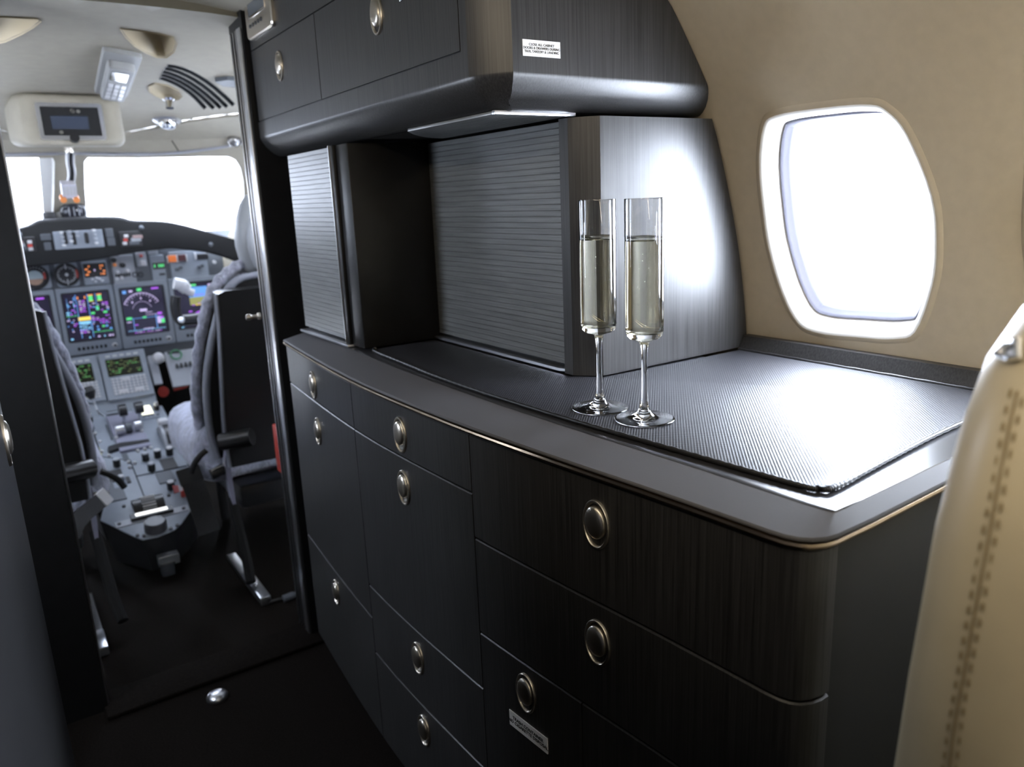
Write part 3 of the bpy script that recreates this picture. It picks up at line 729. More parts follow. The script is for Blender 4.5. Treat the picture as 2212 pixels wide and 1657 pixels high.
def scoop(name, hole, depth, m, label):
    t = thing(name, HS(*[sum(p[i] for p in hole) / len(hole) for i in (0, 1)]), label, 'recess')
    bm = B(); cu = sum(p[0] for p in hole) / len(hole); cv = sum(p[1] for p in hole) / len(hole); rs = []
    for k, d in ((-.06, -.003), (0, .004), (.05, .012), (.2, .55 * depth), (.45, .85 * depth), (.8, depth)):
        rs.append([HS(p[0] + (cu - p[0]) * k, p[1] + (cv - p[1]) * k) + Vector((0, 0, d)) for p in hole])
    rings(bm, rs, cap0=False); obj('cup', bm, m, t, 60); return t
scoop('ceiling_recess', cupR, .07, RECESS, 'tan scooped recess in the headliner right of the overhead keypad unit')
scoop('ceiling_recess', cupL, .07, RECESS, 'tan scooped recess in the headliner at the upper left picture edge')
t = scoop('reading_light', lampc, .03, RECESS, 'chrome swivel reading light in a tan cup, above the round air outlet')
q = HS(*hpick(366, 216)); bm = B(); lathe(bm, [(0, 0), (.018, 0), (.021, -.012), (.021, -.02), (.014, -.026), (.013, -.05), (.0, -.05)], q + Vector((0, 0, .02)), 24, axis=(.1, .25, 1)); obj('lamp_head', bm, CHR, t)
gl = thing('air_grille', HS(*SLOT[2][4]), 'curved five-slot air grille in the headliner beside the doorway jamb', 'vent')
for s_ in SLOT:
    bm = B(); rings(bm, [[HS(*p) + Vector((0, 0, d)) for p in inset(s_, k)] for k, d in ((-.002, -.0015), (.0015, -.001), (.002, .012))], cap0=False); obj('slot', bm, BLKM, gl, 50)
q = HS(*hpick(362, 260)); t = thing('air_outlet', q, 'round chrome eyeball air outlet in the headliner below the reading light', 'vent')
nr = Vector((-.10, -.28, -1)).normalized()
bm = B(); lathe(bm, [(.052, -.004), (.052, .002), (.046, .006), (.036, .008), (.034, .004)], q, 36, axis=nr); obj('bezel', bm, ALU, t, 50)
bm = B(); lathe(bm, [(.034, .0), (.033, .018), (.026, .026), (.018, .026), (.017, .010), (0, .008)], q, 30, axis=nr); obj('eyeball', bm, CHR, t, 40)
q = WS(*wpick(505, 303)); t = thing('dome_hook', q, 'small dark dome fitting on the beige strip above the right windshield', 'fitting')
bm = B(); lathe(bm, [(.028, 0), (.027, .010), (.020, .02), (.009, .026), (0, .027)], q + Vector((0, -.004, 0)), 24, axis=(0, -.8, -.6)); obj('dome', bm, mat('smoked_chrome', (.25, .24, .23), .25, metal=.8), t)
bm = B(); lathe(bm, [(0, .02), (.006, .022), (.006, .032), (0, .034)], q + Vector((0, -.004, 0)), 12, axis=(0, -.8, -.6)); obj('screw', bm, CHR, t)
# grab edge of the visor by the jamb
vp = [HS(*hpick(*p)) for p in [(464, 168), (490, 164), (520, 166), (520, 182), (480, 178)]]
bm = B(); rings(bm, [[p + Vector((0, 0, .004)) for p in vp], [p + Vector((0, 0, -.012)) for p in vp]]); tag(obj('sun_visor', bm, GREYD), 'dark wedge tip of a folded visor against the headliner by the jamb', 'visor')
# windshield upper trim
pts = [WS(*wpick(*p)) + Vector((0, -.006, 0)) for p in [(-160, 345), (-60, 337), (0, 334), (90, 332), (155, 331), (250, 332), (330, 332), (390, 329), (440, 323), (490, 316), (532, 308), (560, 302)]]
bm = B(); tube(bm, smooth_line(pts, 5), .006, 8); struct('trim_4', bm, ALU)
bm = B(); a, c = WS(*wpick(371, 304)), WS(*wpick(388, 330)); tube(bm, [a + Vector((0, -.001, 0)), c + Vector((0, -.001, 0))], .0018, 6); struct('trim_5', bm, BLKM)

# overhead screen in its moulded pod
SY = 2.75
def sp(a, b, y=SY): return px_y(a, b, y)
t = thing('overhead_screen', sp(155, 262), 'dark overhead display in a beige moulded pod above the windshield centre post', 'screen')
fr = Fr((0, SY, 0), (1, 0, 0), (0, .12, 1)); R = fr.rect((73, 222), (231, 303))
bm = B(); q = []
for d, n in ((-.075, -.20), (-.065, -.06), (-.050, -.012), (-.036, -.002), (-.012, 0)):
    u0, u1, v0, v1 = R; q.append([fr.p(*a, n) for a in rr(u0 + d, u1 - d, v0 + d * .35 - n * .22, v1 - d * .62, .03)])
rings(bm, q, cap0=False); obj('pod', bm, HEAD, t, 60)
bm = B(); frame(bm, fr, R, .012, -.01, .010, .008); obj('bezel', bm, ALU, t)
u0, u1, v0, v1 = R
bm = B(); frame(bm, fr, (u0 + .011, u1 - .011, v0 + .011, v1 - .011), (.026, .034, .022, .028), -.008, .006, .006); obj('surround', bm, BLK, t)
bm = B(); plate(bm, fr, (u0 + .034, u1 - .040, v0 + .030, v1 - .036), -.006, .003); obj('screen', bm, mat('blue_grey_screen', (.03, .035, .05), .15, emit=(.10, .14, .24), es=.12), t)
for a, c in ((u0 + .10, v1 - .024), (u1 - .085, v1 - .026), (u1 - .07, v1 - .026), (u0 + .06, v0 + .022)):
    bm = B(); disc(bm, fr, a, c, .006, .005, .012, 12); obj('knob', bm, CHR, t)
bm = B(); disc(bm, fr, (u0 + u1) / 2, v0 + .004, .014, .0, .022, 16); obj('latch', bm, BLK, t)
# overhead keypad unit: plate and handset
a = [HS(*hpick(*p)) for p in [(203, 193), (274, 204), (297, 110), (221, 99)]]
U = (a[1] - a[0]).normalized(); Vv = (a[3] - a[0]).normalized()
fr = Fr(a[0], U, Vv); fr.n = U.cross(Vv).normalized(); fr.n = fr.n if fr.n.z < 0 else -fr.n
w_, h_ = (a[1] - a[0]).length, (a[3] - a[0]).length
t = thing('overhead_keypad', (a[0] + a[2]) / 2, 'grey keypad handset on a metal plate in the headliner, upper left', 'control panel')
bm = B(); plate(bm, fr, (0, w_, 0, h_), -.004, .012, .012, ch=.003); obj('plate', bm, mat('matte_aluminium', (.30, .30, .29), .6), t)
bm = B(); plate(bm, fr, (w_ * .14, w_ * .86, h_ * .05, h_ * .86), .011, .034, .014, ch=.005); obj('handset', bm, mat('silver_grey_plastic', (.34, .34, .33), .65, spec=.2), t)
bm = B(); plate(bm, fr, (w_ * .24, w_ * .70, h_ * .60, h_ * .79), .033, .0355); obj('screen', bm, mat('black_lcd', (.01, .01, .018), .2), t)
for i in range(3):
    for j in range(4):
        bm = B(); plate(bm, fr, (w_ * (.24 + .18 * i), w_ * (.38 + .18 * i), h_ * (.12 + .105 * j), h_ * (.195 + .105 * j)), .033, .0365, .003, ch=.001); obj('key', bm, WHP, t)

# centre post fittings
t = thing('standby_compass', WS(*wpick(158, 455)), 'round black standby compass on the grey bracket at the windshield post', 'compass')
yq = 3.745
bm = B(); fr = Fr((0, yq + .018, 0), (1, 0, 0), (0, 0, 1)); R = fr.rect((119, 445), (185, 474)); plate(bm, fr, R, -.006, 0, .006, ch=.002); obj('bracket', bm, mat('pale_grey_metal', (.42, .42, .40), .4), t)
q = px_y(159, 457, yq); bm = B(); lathe(bm, [(.0, -.02), (.044, -.02), (.050, -.008), (.050, .006), (.044, .016), (.040, .018)], q, 32, axis=(0, -1, 0)); obj('case', bm, BLK, t)
bm = B(); lathe(bm, [(.040, .014), (.028, .022), (0, .026)], q, 32, axis=(0, -1, 0)); obj('lens', bm, mat('dark_lens', (.02, .02, .025), .08), t)
bm = B(); fr2 = Fr((q.x, yq - .0245, q.z), (1, 0, 0), (0, 0, 1))
for d in (-.018, .0, .018): plate(bm, fr2, (d - .0013, d + .0013, -.018, .018), .0, .003)
obj('lubber_lines', bm, GREYL, t)
for dx in (-.016, .0, .016):
    bm = B(); lathe(bm, [(0, 0), (.008, 0), (.008, .012), (.005, .016), (0, .016)], q + Vector((dx, -.012, .048 + (.010 if dx == 0 else 0))), 12, axis=(0, -.5, 1)); obj('screw', bm, CHR, t)
t = thing('correction_card', px_y(150, 415, 3.60), 'pale placard with orange corners on the windshield centre post', 'placard')
fr = Fr((0, 3.60, 0), (1, 0, 0), (0, -.5, 1)); R = fr.rect((132, 399), (168, 428))
bm = B(); plate(bm, fr, R, -.03, 0, .002); obj('card', bm, mat('lilac_card', (.55, .54, .60), .5), t)
for d in (.15, .38, .62, .85):
    bm = B(); c = R[0] + (R[1] - R[0]) * d; plate(bm, fr, (c - .004, c + .004, R[2] + .012, R[3] - .008), -.001, .001); obj('printed_line', bm, WHP, t)
for px in (137, 165):
    a, c = fr.pick(px, 431); bm = B(); disc(bm, fr, a, c, .010, -.02, .006, 14); obj('orange_clip', bm, ORG, t)
def pt(a, b, y): return px_y(a, b, y)
t = thing('compass_cable', pt(152, 330, 3.46), 'black and white cables hanging down the windshield centre post', 'cable')
bm = B(); tube(bm, smooth_line([pt(155, 322, 3.43), pt(152, 345, 3.46), pt(155, 375, 3.50), pt(153, 400, 3.54)], 6), .008, 8); obj('black_cable', bm, BLK, t)
bm = B(); tube(bm, smooth_line([pt(146, 326, 3.43), pt(146, 350, 3.46), pt(150, 375, 3.50), pt(146, 400, 3.54)], 6), .006, 8); obj('white_cable', bm, WHP, t)
bm = B(); tube(bm, smooth_line([pt(160, 332, 3.43), pt(159, 352, 3.46), pt(162, 376, 3.50), pt(159, 400, 3.54)], 6), .004, 8); obj('white_cable', bm, WHP, t)
q = pt(148, 318, 3.42); bm = B(); lathe(bm, [(0, -.02), (.013, -.02), (.016, 0), (.012, .016), (0, .018)], q, 16); obj('cable_clamp', bm, NICK, t)

# ================================================================== glareshield
GY = 3.62
gtop = [(-60, 540), (-25, 512), (5, 500), (30, 494), (60, 486), (82, 475), (110, 472), (160, 469), (205, 467), (245, 467), (265, 469), (290, 475), (350, 477), (390, 484), (430, 495), (470, 507), (510, 522), (545, 540)]
gbot = [(545, 590), (515, 570), (480, 556), (440, 545), (400, 540), (370, 537), (345, 540), (300, 545), (230, 557), (150, 568), (50, 578), (20, 580), (-60, 600)]
t = thing('glareshield', px_y(200, 520, GY), 'black padded glareshield arching over the instrument panel', 'glareshield')
def gy(x): return GY - .35 * max(0, abs(x - .32) - .25) ** 1.6
ot = [px_y(a, b, GY) for a, b in gtop]; ob = [px_y(a, b, GY) for a, b in gbot]
lo_ = smooth_line(ot, 4) + smooth_line(ob, 4)
cx, cz = .42, 1.08
def gring(dy, d): return [Vector((p.x + (cx - p.x) * d * .05, gy(p.x) + dy, p.z + (1.075 - p.z) * d)) for p in lo_]
bm = B(); rings(bm, [gring(.205, .5), gring(.012, 0), gring(.002, .06), gring(0, .16)]); obj('hood', bm, HOOD, t, 50)
fr = Fr((0, GY - .001, 0), (1, 0, 0), (0, 0, 1))
def gpl(name, tl, br, m, n1=.006, parent=t, r=.003): bm = B(); plate(bm, fr, fr.rect(tl, br), -.02, n1, r, ch=.001); return obj(name, bm, m, parent)
c_ = gpl('mode_panel', (113, 501), (226, 533), GREY)
def sub(name, cxy, w, h, m, parent, n0=.005, n1=.012, f=None, r=.001):
    f = f or fr; u, v = f.pick(*cxy); bm = B(); plate(bm, f, (u - w / 2, u + w / 2, v - h / 2, v + h / 2), n0, n1, r, ch=min(.001, (n1 - n0) / 3)); return obj(name, bm, m, parent)
for i, (x, y) in enumerate([(132, 504), (134, 513), (136, 522), (138, 531), (149, 502), (152, 512), (154, 522), (165, 502), (167, 511), (202, 499), (204, 508), (206, 517), (208, 526)]): sub('button', (x, y - 1), .013, .010, GREYL if i % 3 else WHP, c_)
for x, y in ((141, 514), (160, 515)): sub('legend_strip', (x, y), .014, .050, BLK, c_, n1=.0075)
sub('thumbwheel', (187, 514), .014, .045, BLK, c_, n1=.013, r=.006)
for tl, br in (((86, 506), (112, 518)), ((94, 524), (112, 540)), ((226, 494), (246, 512)), ((230, 514), (250, 530))): gpl('warning_panel', tl, br, GREYD, .004)
def warn(tl, br, mir):
    p_ = gpl('annunciator_panel', tl, br, BLK, .005)
    x0, y0, x1, y1 = *tl, *br
    f = lambda a, b: (x0 + (x1 - x0) * (1 - a if mir else a), y0 + (y1 - y0) * b)
    for a, b, m in ((.70, .30, WHP), (.72, .58, RED), (.75, .82, WHP)): sub('light', f(a, b), .016, .012, m, p_)
    for a, b, m in ((.22, .36, mat('dull_pink', (.30, .20, .19), .5)), (.28, .55, GREYL), (.36, .78, GREYD)): sub('legend', f(a, b), .038, .014, m, p_)
warn((26, 514), (80, 543), False); warn((256, 501), (308, 531), True)
for p in ((42, 507), (305, 493), (451, 528)):
    u, v = fr.pick(*p); bm = B(); q = Vector((u, gy(u), v)); lathe(bm, [(0, 0), (.010, 0), (.010, .008), (.005, .014), (0, .014)], q, 14, axis=(0, -1, .3)); obj('gooseneck_stub', bm, GREYD, t)
q = px_y(107, 467, 3.75); bm = B(); box(bm, q.x - .026, q.x + .022, 3.72, 3.78, q.z - .02, q.z + .016, .006); tag(obj('sensor_clip', bm, BLK), 'small black clip standing on the glareshield left of the compass', 'clip')

# ================================================================== instrument panel
IP = thing('instrument_panel', (.32, 3.85, .9), 'grey instrument panel with lit flight displays and round gauges below the glareshield', 'instrument panel')
PFm = Fr((0, 3.85, 0), (1, 0, 0), (0, 0, 1))
bm = B(); plate(bm, PFm, (-.42, 1.06, .505, 1.09), -.05, -.006); obj('backing', bm, GREYD, IP)
def pp(name, tl, br, m, n0=-.006, n1=.004, r=.003, parent=IP, f=PFm): bm = B(); plate(bm, f, f.rect(tl, br), n0, n1, r, ch=min(.001, (n1 - n0) / 3)); return obj(name, bm, m, parent)
def flat(bm, f, u0, u1, v0, v1, n=.0011, mi=0):
    n_ = len(bm.faces); bm.faces.new([bm.verts.new(f.p(a, b, n)) for a, b in ((u0, v0), (u1, v0), (u1, v1), (u0, v1))]); setmi(bm, n_, mi)
def arc(bm, f, cu, cv, r0, r1, a0, a1, n=.0011, mi=0, k=20):
    n_ = len(bm.faces); V = [(bm.verts.new(f.p(cu + r0 * math.sin(a), cv + r0 * math.cos(a), n)), bm.verts.new(f.p(cu + r1 * math.sin(a), cv + r1 * math.cos(a), n))) for a in [a0 + (a1 - a0) * i / k for i in range(k + 1)]]
    for (a, b), (c, d) in zip(V, V[1:]): bm.faces.new((a, b, d, c))
    setmi(bm, n_, mi)
MI = [EB, EC, EG, EM, EY, EW, EO, EOL]; iB, iC, iG, iM, iY, iW, iO, iOL = range(8)
def glyphs(bm, f, R, rows, colors, fill=.55, n=.0012):
    """rows of small lit character blocks"""
    u0, u1, v0, v1 = R; h = (v1 - v0) / rows
    for i in range(rows):
        u = u0
        while u < u1 - .004:
            w = random.uniform(.004, .013)
            if random.random() < fill: flat(bm, f, u, min(u1, u + w), v0 + (i + .2) * h, v0 + (i + .75) * h, n, random.choice(colors))
            u += w + .003
DW, DH = .189, .2205
def display(k, kind, label):
    u0 = .226 + .2275 * (k - 1); v0 = .6415; R = (u0, u0 + DW, v0, v0 + DH)
    bm = B(); frame(bm, PFm, (u0 - .017, u0 + DW + .0165, v0 - .054, v0 + DH + .019), (.017, .0165, .054, .019), -.006, .014, .006, ri=.007); d = obj('flight_display', bm, GREY, IP, label=label)
    bm = B(); frame(bm, PFm, R, .007, -.004, .0085, .006, ri=.006); obj('inner_frame', bm, BLK, d)
    bm = B(); plate(bm, PFm, R, -.006, .0); obj('screen', bm, SCRN, d)
    bm = B(); X = lambda a: u0 + DW * a; Y = lambda a: v0 + DH * (1 - a)
    f = PFm; g = lambda a, b, c, e, m: flat(bm, f, X(a), X(b), Y(e), Y(c), .0011, m); G = lambda a, b, c, e, r_, cs, fl=.55: glyphs(bm, f, (X(a), X(b), Y(e), Y(c)), r_, cs, fl)
    if kind == 'engine':
        for a in (.29, .53): g(a, a + .012, .06, .93, iB)
        g(.70, .71, .06, .30, iB); g(.05, .29, .47, .478, iG); g(.53, .97, .83, .838, iG)
        for a in (.10, .23): g(a, a + .018, .22, .30, iC); g(a + .004, a + .010, .12, .47, iB)
        for a in (.32, .47): g(a, a + .03, .10, .15, iO)
        G(.34, .47, .17, .42, 7, [iW, iM], .9); G(.06, .28, .09, .46, 9, [iM, iB, iC, iW], .35)
        for a in (.56, .74):
            g(a, a + .085, .10, .205, iG); g(a - .01, a + .095, .075, .10, iO); g(a - .01, a + .095, .205, .215, iY)
        G(.56, .96, .24, .42, 5, [iB, iM, iW], .4); g(.56, .64, .43, .47, iG); g(.82, .90, .43, .47, iG); g(.68, .74, .32, .40, iG)
        g(.28, .54, .51, .58, iY); g(.28, .52, .60, .645, iC); G(.28, .55, .64, .78, 4, [iC, iC, iB], .85); G(.28, .52, .76, .84, 2, [iW, iM], .6)
        G(.56, .95, .50, .68, 5, [iM, iB, iW, iM], .4); G(.56, .95, .70, .82, 2, [iB, iG, iM], .4); G(.04, .27, .50, .80, 8, [iM, iB, iB, iW], .35); G(.06, .96, .90, .96, 1, [iW, iC], .6)
    elif kind == 'map':
        cu, cv = X(.46), Y(.50)
        arc(bm, f, cu, cv, .078, .081, -1.13, 1.13, mi=iW, k=30)
        for i in range(13): a = -1.1 + 2.2 * i / 12; arc(bm, f, cu, cv, .068 if i % 3 else .064, .079, a - .014, a + .014, mi=iW, k=1)
        arc(bm, f, cu, cv, .040, .0413, -1.3, 1.3, mi=iW, k=24)
        for a in (-.75, 0, .75): flat(bm, f, cu + .055 * math.sin(a) - .003, cu + .055 * math.sin(a) + .003, cv + .055 * math.cos(a) - .004, cv + .055 * math.cos(a) + .004, .0011, iW)
        g(.40, .56, .47, .52, iW); flat(bm, f, cu + .01, cu + .065, cv - .0235, cv - .0215, .0011, iW)
        flat(bm, f, cu + .01, cu + .04, cv - .012, cv - .0095, .0011, iW)
        g(.40, .50, .04, .10, iG); g(.72, .88, .05, .085, iM); g(.08, .16, .07, .13, iB); g(.22, .30, .07, .11, iW)
        g(.12, .85, .65, .658, iB); g(.22, .232, .65, .90, iB); g(.73, .745, .60, .90, iB); g(.08, .92, .90, .908, iC)
        g(.08, .20, .62, .67, iG); g(.08, .18, .71, .73, iW); g(.44, .52, .63, .665, iG); g(.78, .88, .57, .62, iM); g(.80, .90, .66, .72, iM); g(.84, .92, .70, .80, iG); g(.76, .84, .66, .80, iW)
        G(.22, .82, .93, .985, 2, [iM, iW, iM], .85); G(.42, .65, .865, .90, 1, [iW], .9); g(.24, .32, .78, .80, iM)
    else:
        cu, cv = X(.55), Y(.33)
        g(.36, .80, .12, .34, iB); g(.36, .80, .34, .50, iOL); g(.45, .72, .28, .30, iM); g(.83, .95, .08, .60, iW); g(.40, .55, .06, .10, iG)
        G(.40, .80, .46, .52, 2, [iM, iY], .8); g(.30, .38, .62, .65, iM)
        arc(bm, f, X(.6), Y(.86), .040, .050, -1.4, 1.4, mi=iM, k=24); arc(bm, f, X(.6), Y(.86), .0, .038, -1.5, 1.5, .0010, mi=iW, k=18)
        G(.08, .2, .90, .97, 2, [iB, iC], .8); G(.45, .8, .70, .78, 2, [iM, iB], .6)
    obj('lit_symbols', bm, MI, d, smooth=0)
    for i in range(7):
        bm = B(); a = u0 + .030 + i * .0175; plate(bm, PFm, (a, a + .0105, v0 - .036, v0 - .022), .013, .0165, .002, ch=.001); obj('button', bm, BLK, d)
    bm = B(); disc(bm, PFm, u0 + DW - .012, v0 - .030, .011, .013, .024, 18, ch=.003); obj('knob', bm, WHP, d)
    bm = B(); disc(bm, PFm, u0 + DW - .012, v0 - .030, .0055, .023, .029, 14); obj('knob_cap', bm, BLK, d)
display(0, 'map', 'flight display mostly hidden behind the left pilot seat')
display(1, 'engine', 'engine display with green bars and amber block')
display(2, 'map', 'navigation display with white compass arc')
display(3, 'attitude', 'attitude display behind the right control yoke')
# row of standby instruments
def gauge(c, r, case, label):
    g_ = pp('gauge', case[0], case[1], GREY, n1=.010, r=.012); g_['label'] = label
    u, v = PFm.pick(*c); bm = B(); lathe(bm, [(r + .003, .009), (r + .003, .014), (r, .016), (r - .003, .011)], PFm.p(u, v), 40, axis=PFm.n); obj('bezel_ring', bm, BLK, g_)
    bm = B(); disc(bm, PFm, u, v, r - .001, .008, .0105, 40); obj('dial', bm, BLK, g_); return g_, u, v
g_, u, v = gauge((75.5, 598), .049, ((45, 571), (113, 622)), 'round attitude gauge with pale blue sky and tan ground')
bm = B()
def half(bm, u, v, r, a0, a1, mi, n): 
    n_ = len(bm.faces); bm.faces.new([bm.verts.new(PFm.p(u + r * math.cos(a), v + r * math.sin(a), n)) for a in [a0 + (a1 - a0) * i / 16 for i in range(17)]]); setmi(bm, n_, mi)
half(bm, u - .002, v - .004, .031, -.15, PI + .15, 0, .0115); half(bm, u - .002, v - .004, .031, PI + .15, 2 * PI - .15, 1, .0116)
flat(bm, PFm, u + .030, u + .039, v - .012, v + .016, .0118, 2)
for i in range(9): a = .5 + 2.14 * i / 8; arc(bm, PFm, u, v, .036, .042, a - PI / 2 - .04, a - PI / 2 + .04, .0116, 3, 1)
obj('attitude_ball', bm, [mat('pale_sky_blue', (.45, .55, .58), .4), mat('tan_ground', (.35, .22, .15), .5), RED, WHP], g_, 0)
g_, u, v = gauge((143.5, 593), .047, ((116, 568), (173, 617)), 'round white-lettered compass gauge with red flag')
bm = B()
for i in range(24): a = 2 * PI * i / 24; arc(bm, PFm, u, v, .030 if i % 2 else .027, .037, a - .05, a + .05, .0116, 0, 1)
arc(bm, PFm, u, v, 0, .007, 0, 2 * PI, .0117, 0); flat(bm, PFm, u - .003, u + .003, v + .024, v + .049, .012, 0); flat(bm, PFm, u - .002, u + .002, v - .046, v - .02, .012, 0); flat(bm, PFm, u + .036, u + .045, v - .018, v + .020, .0118, 1)
obj('dial_marks', bm, [WHP, RED], g_, 0)
gp = pp('radio_unit', (175, 566), (237, 612), GREY, n1=.009, r=.004)
pp('dark_window', (178, 570), (231, 596), BLK, .008, .011, parent=gp)
bm = B(); R = PFm.rect((181, 573), (228, 593)); glyphs(bm, PFm, (R[0], R[0] + .02, R[2], R[3]), 4, [6], .5, .0115); glyphs(bm, PFm, (R[1] - .02, R[1], R[2], R[3]), 4, [6], .5, .0115); glyphs(bm, PFm, (R[0] + .035, R[1] - .032, R[2], R[3]), 3, [5], .5, .0115); obj('readout', bm, MI, gp, 0)
for c in ((199, 603), (206, 608), (214, 602), (220, 606), (208, 600)): sub('button', c, .011, .008, ALU, gp, .008, .015, PFm)
gp = pp('pale_sub_panel', (238, 553), (296, 611), GREYL, n1=.006, r=.004)
for c, m in (((245, 561), BLK), ((247, 572), ORG), ((264, 572), BLK), ((253, 588), WHP), ((275, 585), WHP), ((252, 602), WHP), ((262, 600), WHP)): u, v = PFm.pick(*c); bm = B(); disc(bm, PFm, u, v, .012 if m is BLK else .008, .005, .016, 16, ch=.002); obj('knob', bm, m, gp)
for x in range(6): sub('switch', (251 + x * 5.6, 596 - x * .7), .007, .016, BLK, gp, .005, .012, PFm)
for x in (291, 303): u, v = PFm.pick(x, 593); bm = B(); lathe(bm, [(.012, .005), (.012, .008), (.008, .008), (.008, .005)], PFm.p(u, v), 18, axis=PFm.n); obj('round_port', bm, BLK, gp)
gp = pp('guarded_switch_plate', (292, 546), (318, 574), GREYL, n1=.008)
sub('red_lamp', (304, 553), .012, .012, RED, gp, .007, .014, PFm); sub('switch_guard', (308, 568), .022, .022, WHP, gp, .007, .020, PFm, .004)
gp = pp('clock_unit', (322, 552), (360, 604), GREY, n1=.007); pp('readout', (328, 567), (357, 580), BLK, .006, .009, parent=gp); bm = B(); R = PFm.rect((331, 569), (354, 578)); glyphs(bm, PFm, R, 1, [2], .7, .0095); obj('digits', bm, MI, gp, 0)
sub('switch', (350, 592), .024, .010, BLK, gp, .006, .012, PFm); sub('label_plate', (330, 543), .04, .026, GREYL, IP, -.006, .004, PFm)
gp = pp('light_panel', (363, 545), (452, 600), GREY, n1=.005)
for c, m in (((371.5, 559), mat('amber_lamp', (.45, .12, .03), .4, emit=(.6, .15, .03), es=.35)), ((392, 557), mat('dark_red_lamp', (.09, .03, .03), .4))):
    sub('lamp', c, .034, .030, m, gp, .004, .010, PFm)
for x, y in ((361, 561), (382, 559), (402, 557), (421, 553)): sub('bright_divider', (x, y), .005, .034, WHP, gp, .004, .010, PFm)
sub('black_label', (437, 554), .05, .026, BLK, gp, .004, .008, PFm)
for c in ((382, 582), (389, 578), (428, 577), (435, 574), (462, 566)): u, v = PFm.pick(*c); bm = B(); disc(bm, PFm, u, v, .008, .004, .018, 12); obj('knob', bm, GREYD if c[0] < 440 else WHP, gp)

# right control yoke
yk = thing('control_yoke', px_y(395, 650, 3.35), 'black and white control yoke in front of the rightmost flight display', 'yoke')
bm = B(); pts = [px_y(a, b, 3.36) for a, b in ((376, 612), (392, 616), (404, 626))]; tube(bm, smooth_line(pts, 5), [.024] * 5 + [.027] * 3 + [.024] * 3, 14); obj('white_grip', bm, WHP, yk, 60, 'white grip')
bm = B(); tube(bm, smooth_line([px_y(a, b, 3.36) for a, b in ((395, 622), (408, 630), (418, 634))], 4), .016, 12); obj('lever', bm, WHP, yk, 60)
bm = B(); tube(bm, smooth_line([px_y(a, b, 3.40) for a, b in ((380, 640), (378, 662), (384, 686), (398, 700))], 5), .020, 12); obj('horn', bm, BLK, yk, 60)
bm = B(); tube(bm, smooth_line([px_y(a, b, 3.38) for a, b in ((394, 692), (415, 690), (455, 684))], 5), .024, 14); obj('hub', bm, BLK, yk, 60)
q = px_y(393, 691, 3.36); bm = B(); lathe(bm, [(0, 0), (.013, 0), (.012, .012), (0, .014)], q, 16, axis=(-.6, -1, .2)); obj('button', bm, ALU, yk)
bm = B(); tube(bm, [px_y(455, 684, 3.38), Vector((.84, 3.6, .45)), Vector((.84, 3.62, .01))], .026, 12); obj('column', bm, BLK, yk, 60)

# ================================================================== pedestal
XP = .3275
P1 = Fr((0, 3.80, .575), (1, 0, 0), (0, .16, .23)); P2 = Fr((0, 3.64, .345), (1, 0, 0), (0, .92, .20))
PD = thing('centre_pedestal', (XP, 3.1, 0), 'long grey centre pedestal full of knobs, keypads and levers between the pilot seats', 'pedestal')
bm = B()
re = [P2.pick(*p) for p in ((336, 850), (366, 905), (374, 928), (408, 1008), (433, 1060), (419, 1092), (393, 1130), (378, 1144), (340, 1160), (308, 1166), (293, 1161), (216, 1124), (222, 1100), (229, 1062))]
hw = interp
top = [(re[0][0], 0.0)] + re[1:]
leftx = [2 * XP - re[k][0] for k in (3, 2, 1, 0)]
poly = top + [(leftx[0] + .01, re[3][1]), (leftx[1], re[2][1]), (leftx[2], re[1][1]), (leftx[3], 0.0)]
bot = [P2.p(*p) for p in poly]
def pring(d, n): return [P2.p(*p, n) for p in inset(poly, d)]
rings(bm, [[Vector((p.x, p.y, .002)) for p in pring(.03, 0)], pring(.012, -.06), pring(0, -.012), pring(0, -.003)]); obj('base', bm, BLK, PD)
bm = B(); rings(bm, [pring(.001, -.0035), pring(.001, -.001), pring(.003, 0)]); obj('top_plate', bm, GREY, PD)
bm = B(); prism(bm, [(XP - .19, y, z) for y, z in ((3.826, .56), (3.842, .56), (3.842, .05), (3.668, .05), (3.668, .325))], (.38, 0, 0))
obj('neck', bm, BLK, PD)
bm = B(); R = (XP - .235, XP + .186, -.29, .01); plate(bm, P1, R, -.03, 0, .004); obj('upper_plate', bm, GREY, PD)
def ppl(name, tl, br, m, n0=-.001, n1=.005, r=.003, parent=PD, f=P2): return pp(name, tl, br, m, n0, n1, r, parent, f)
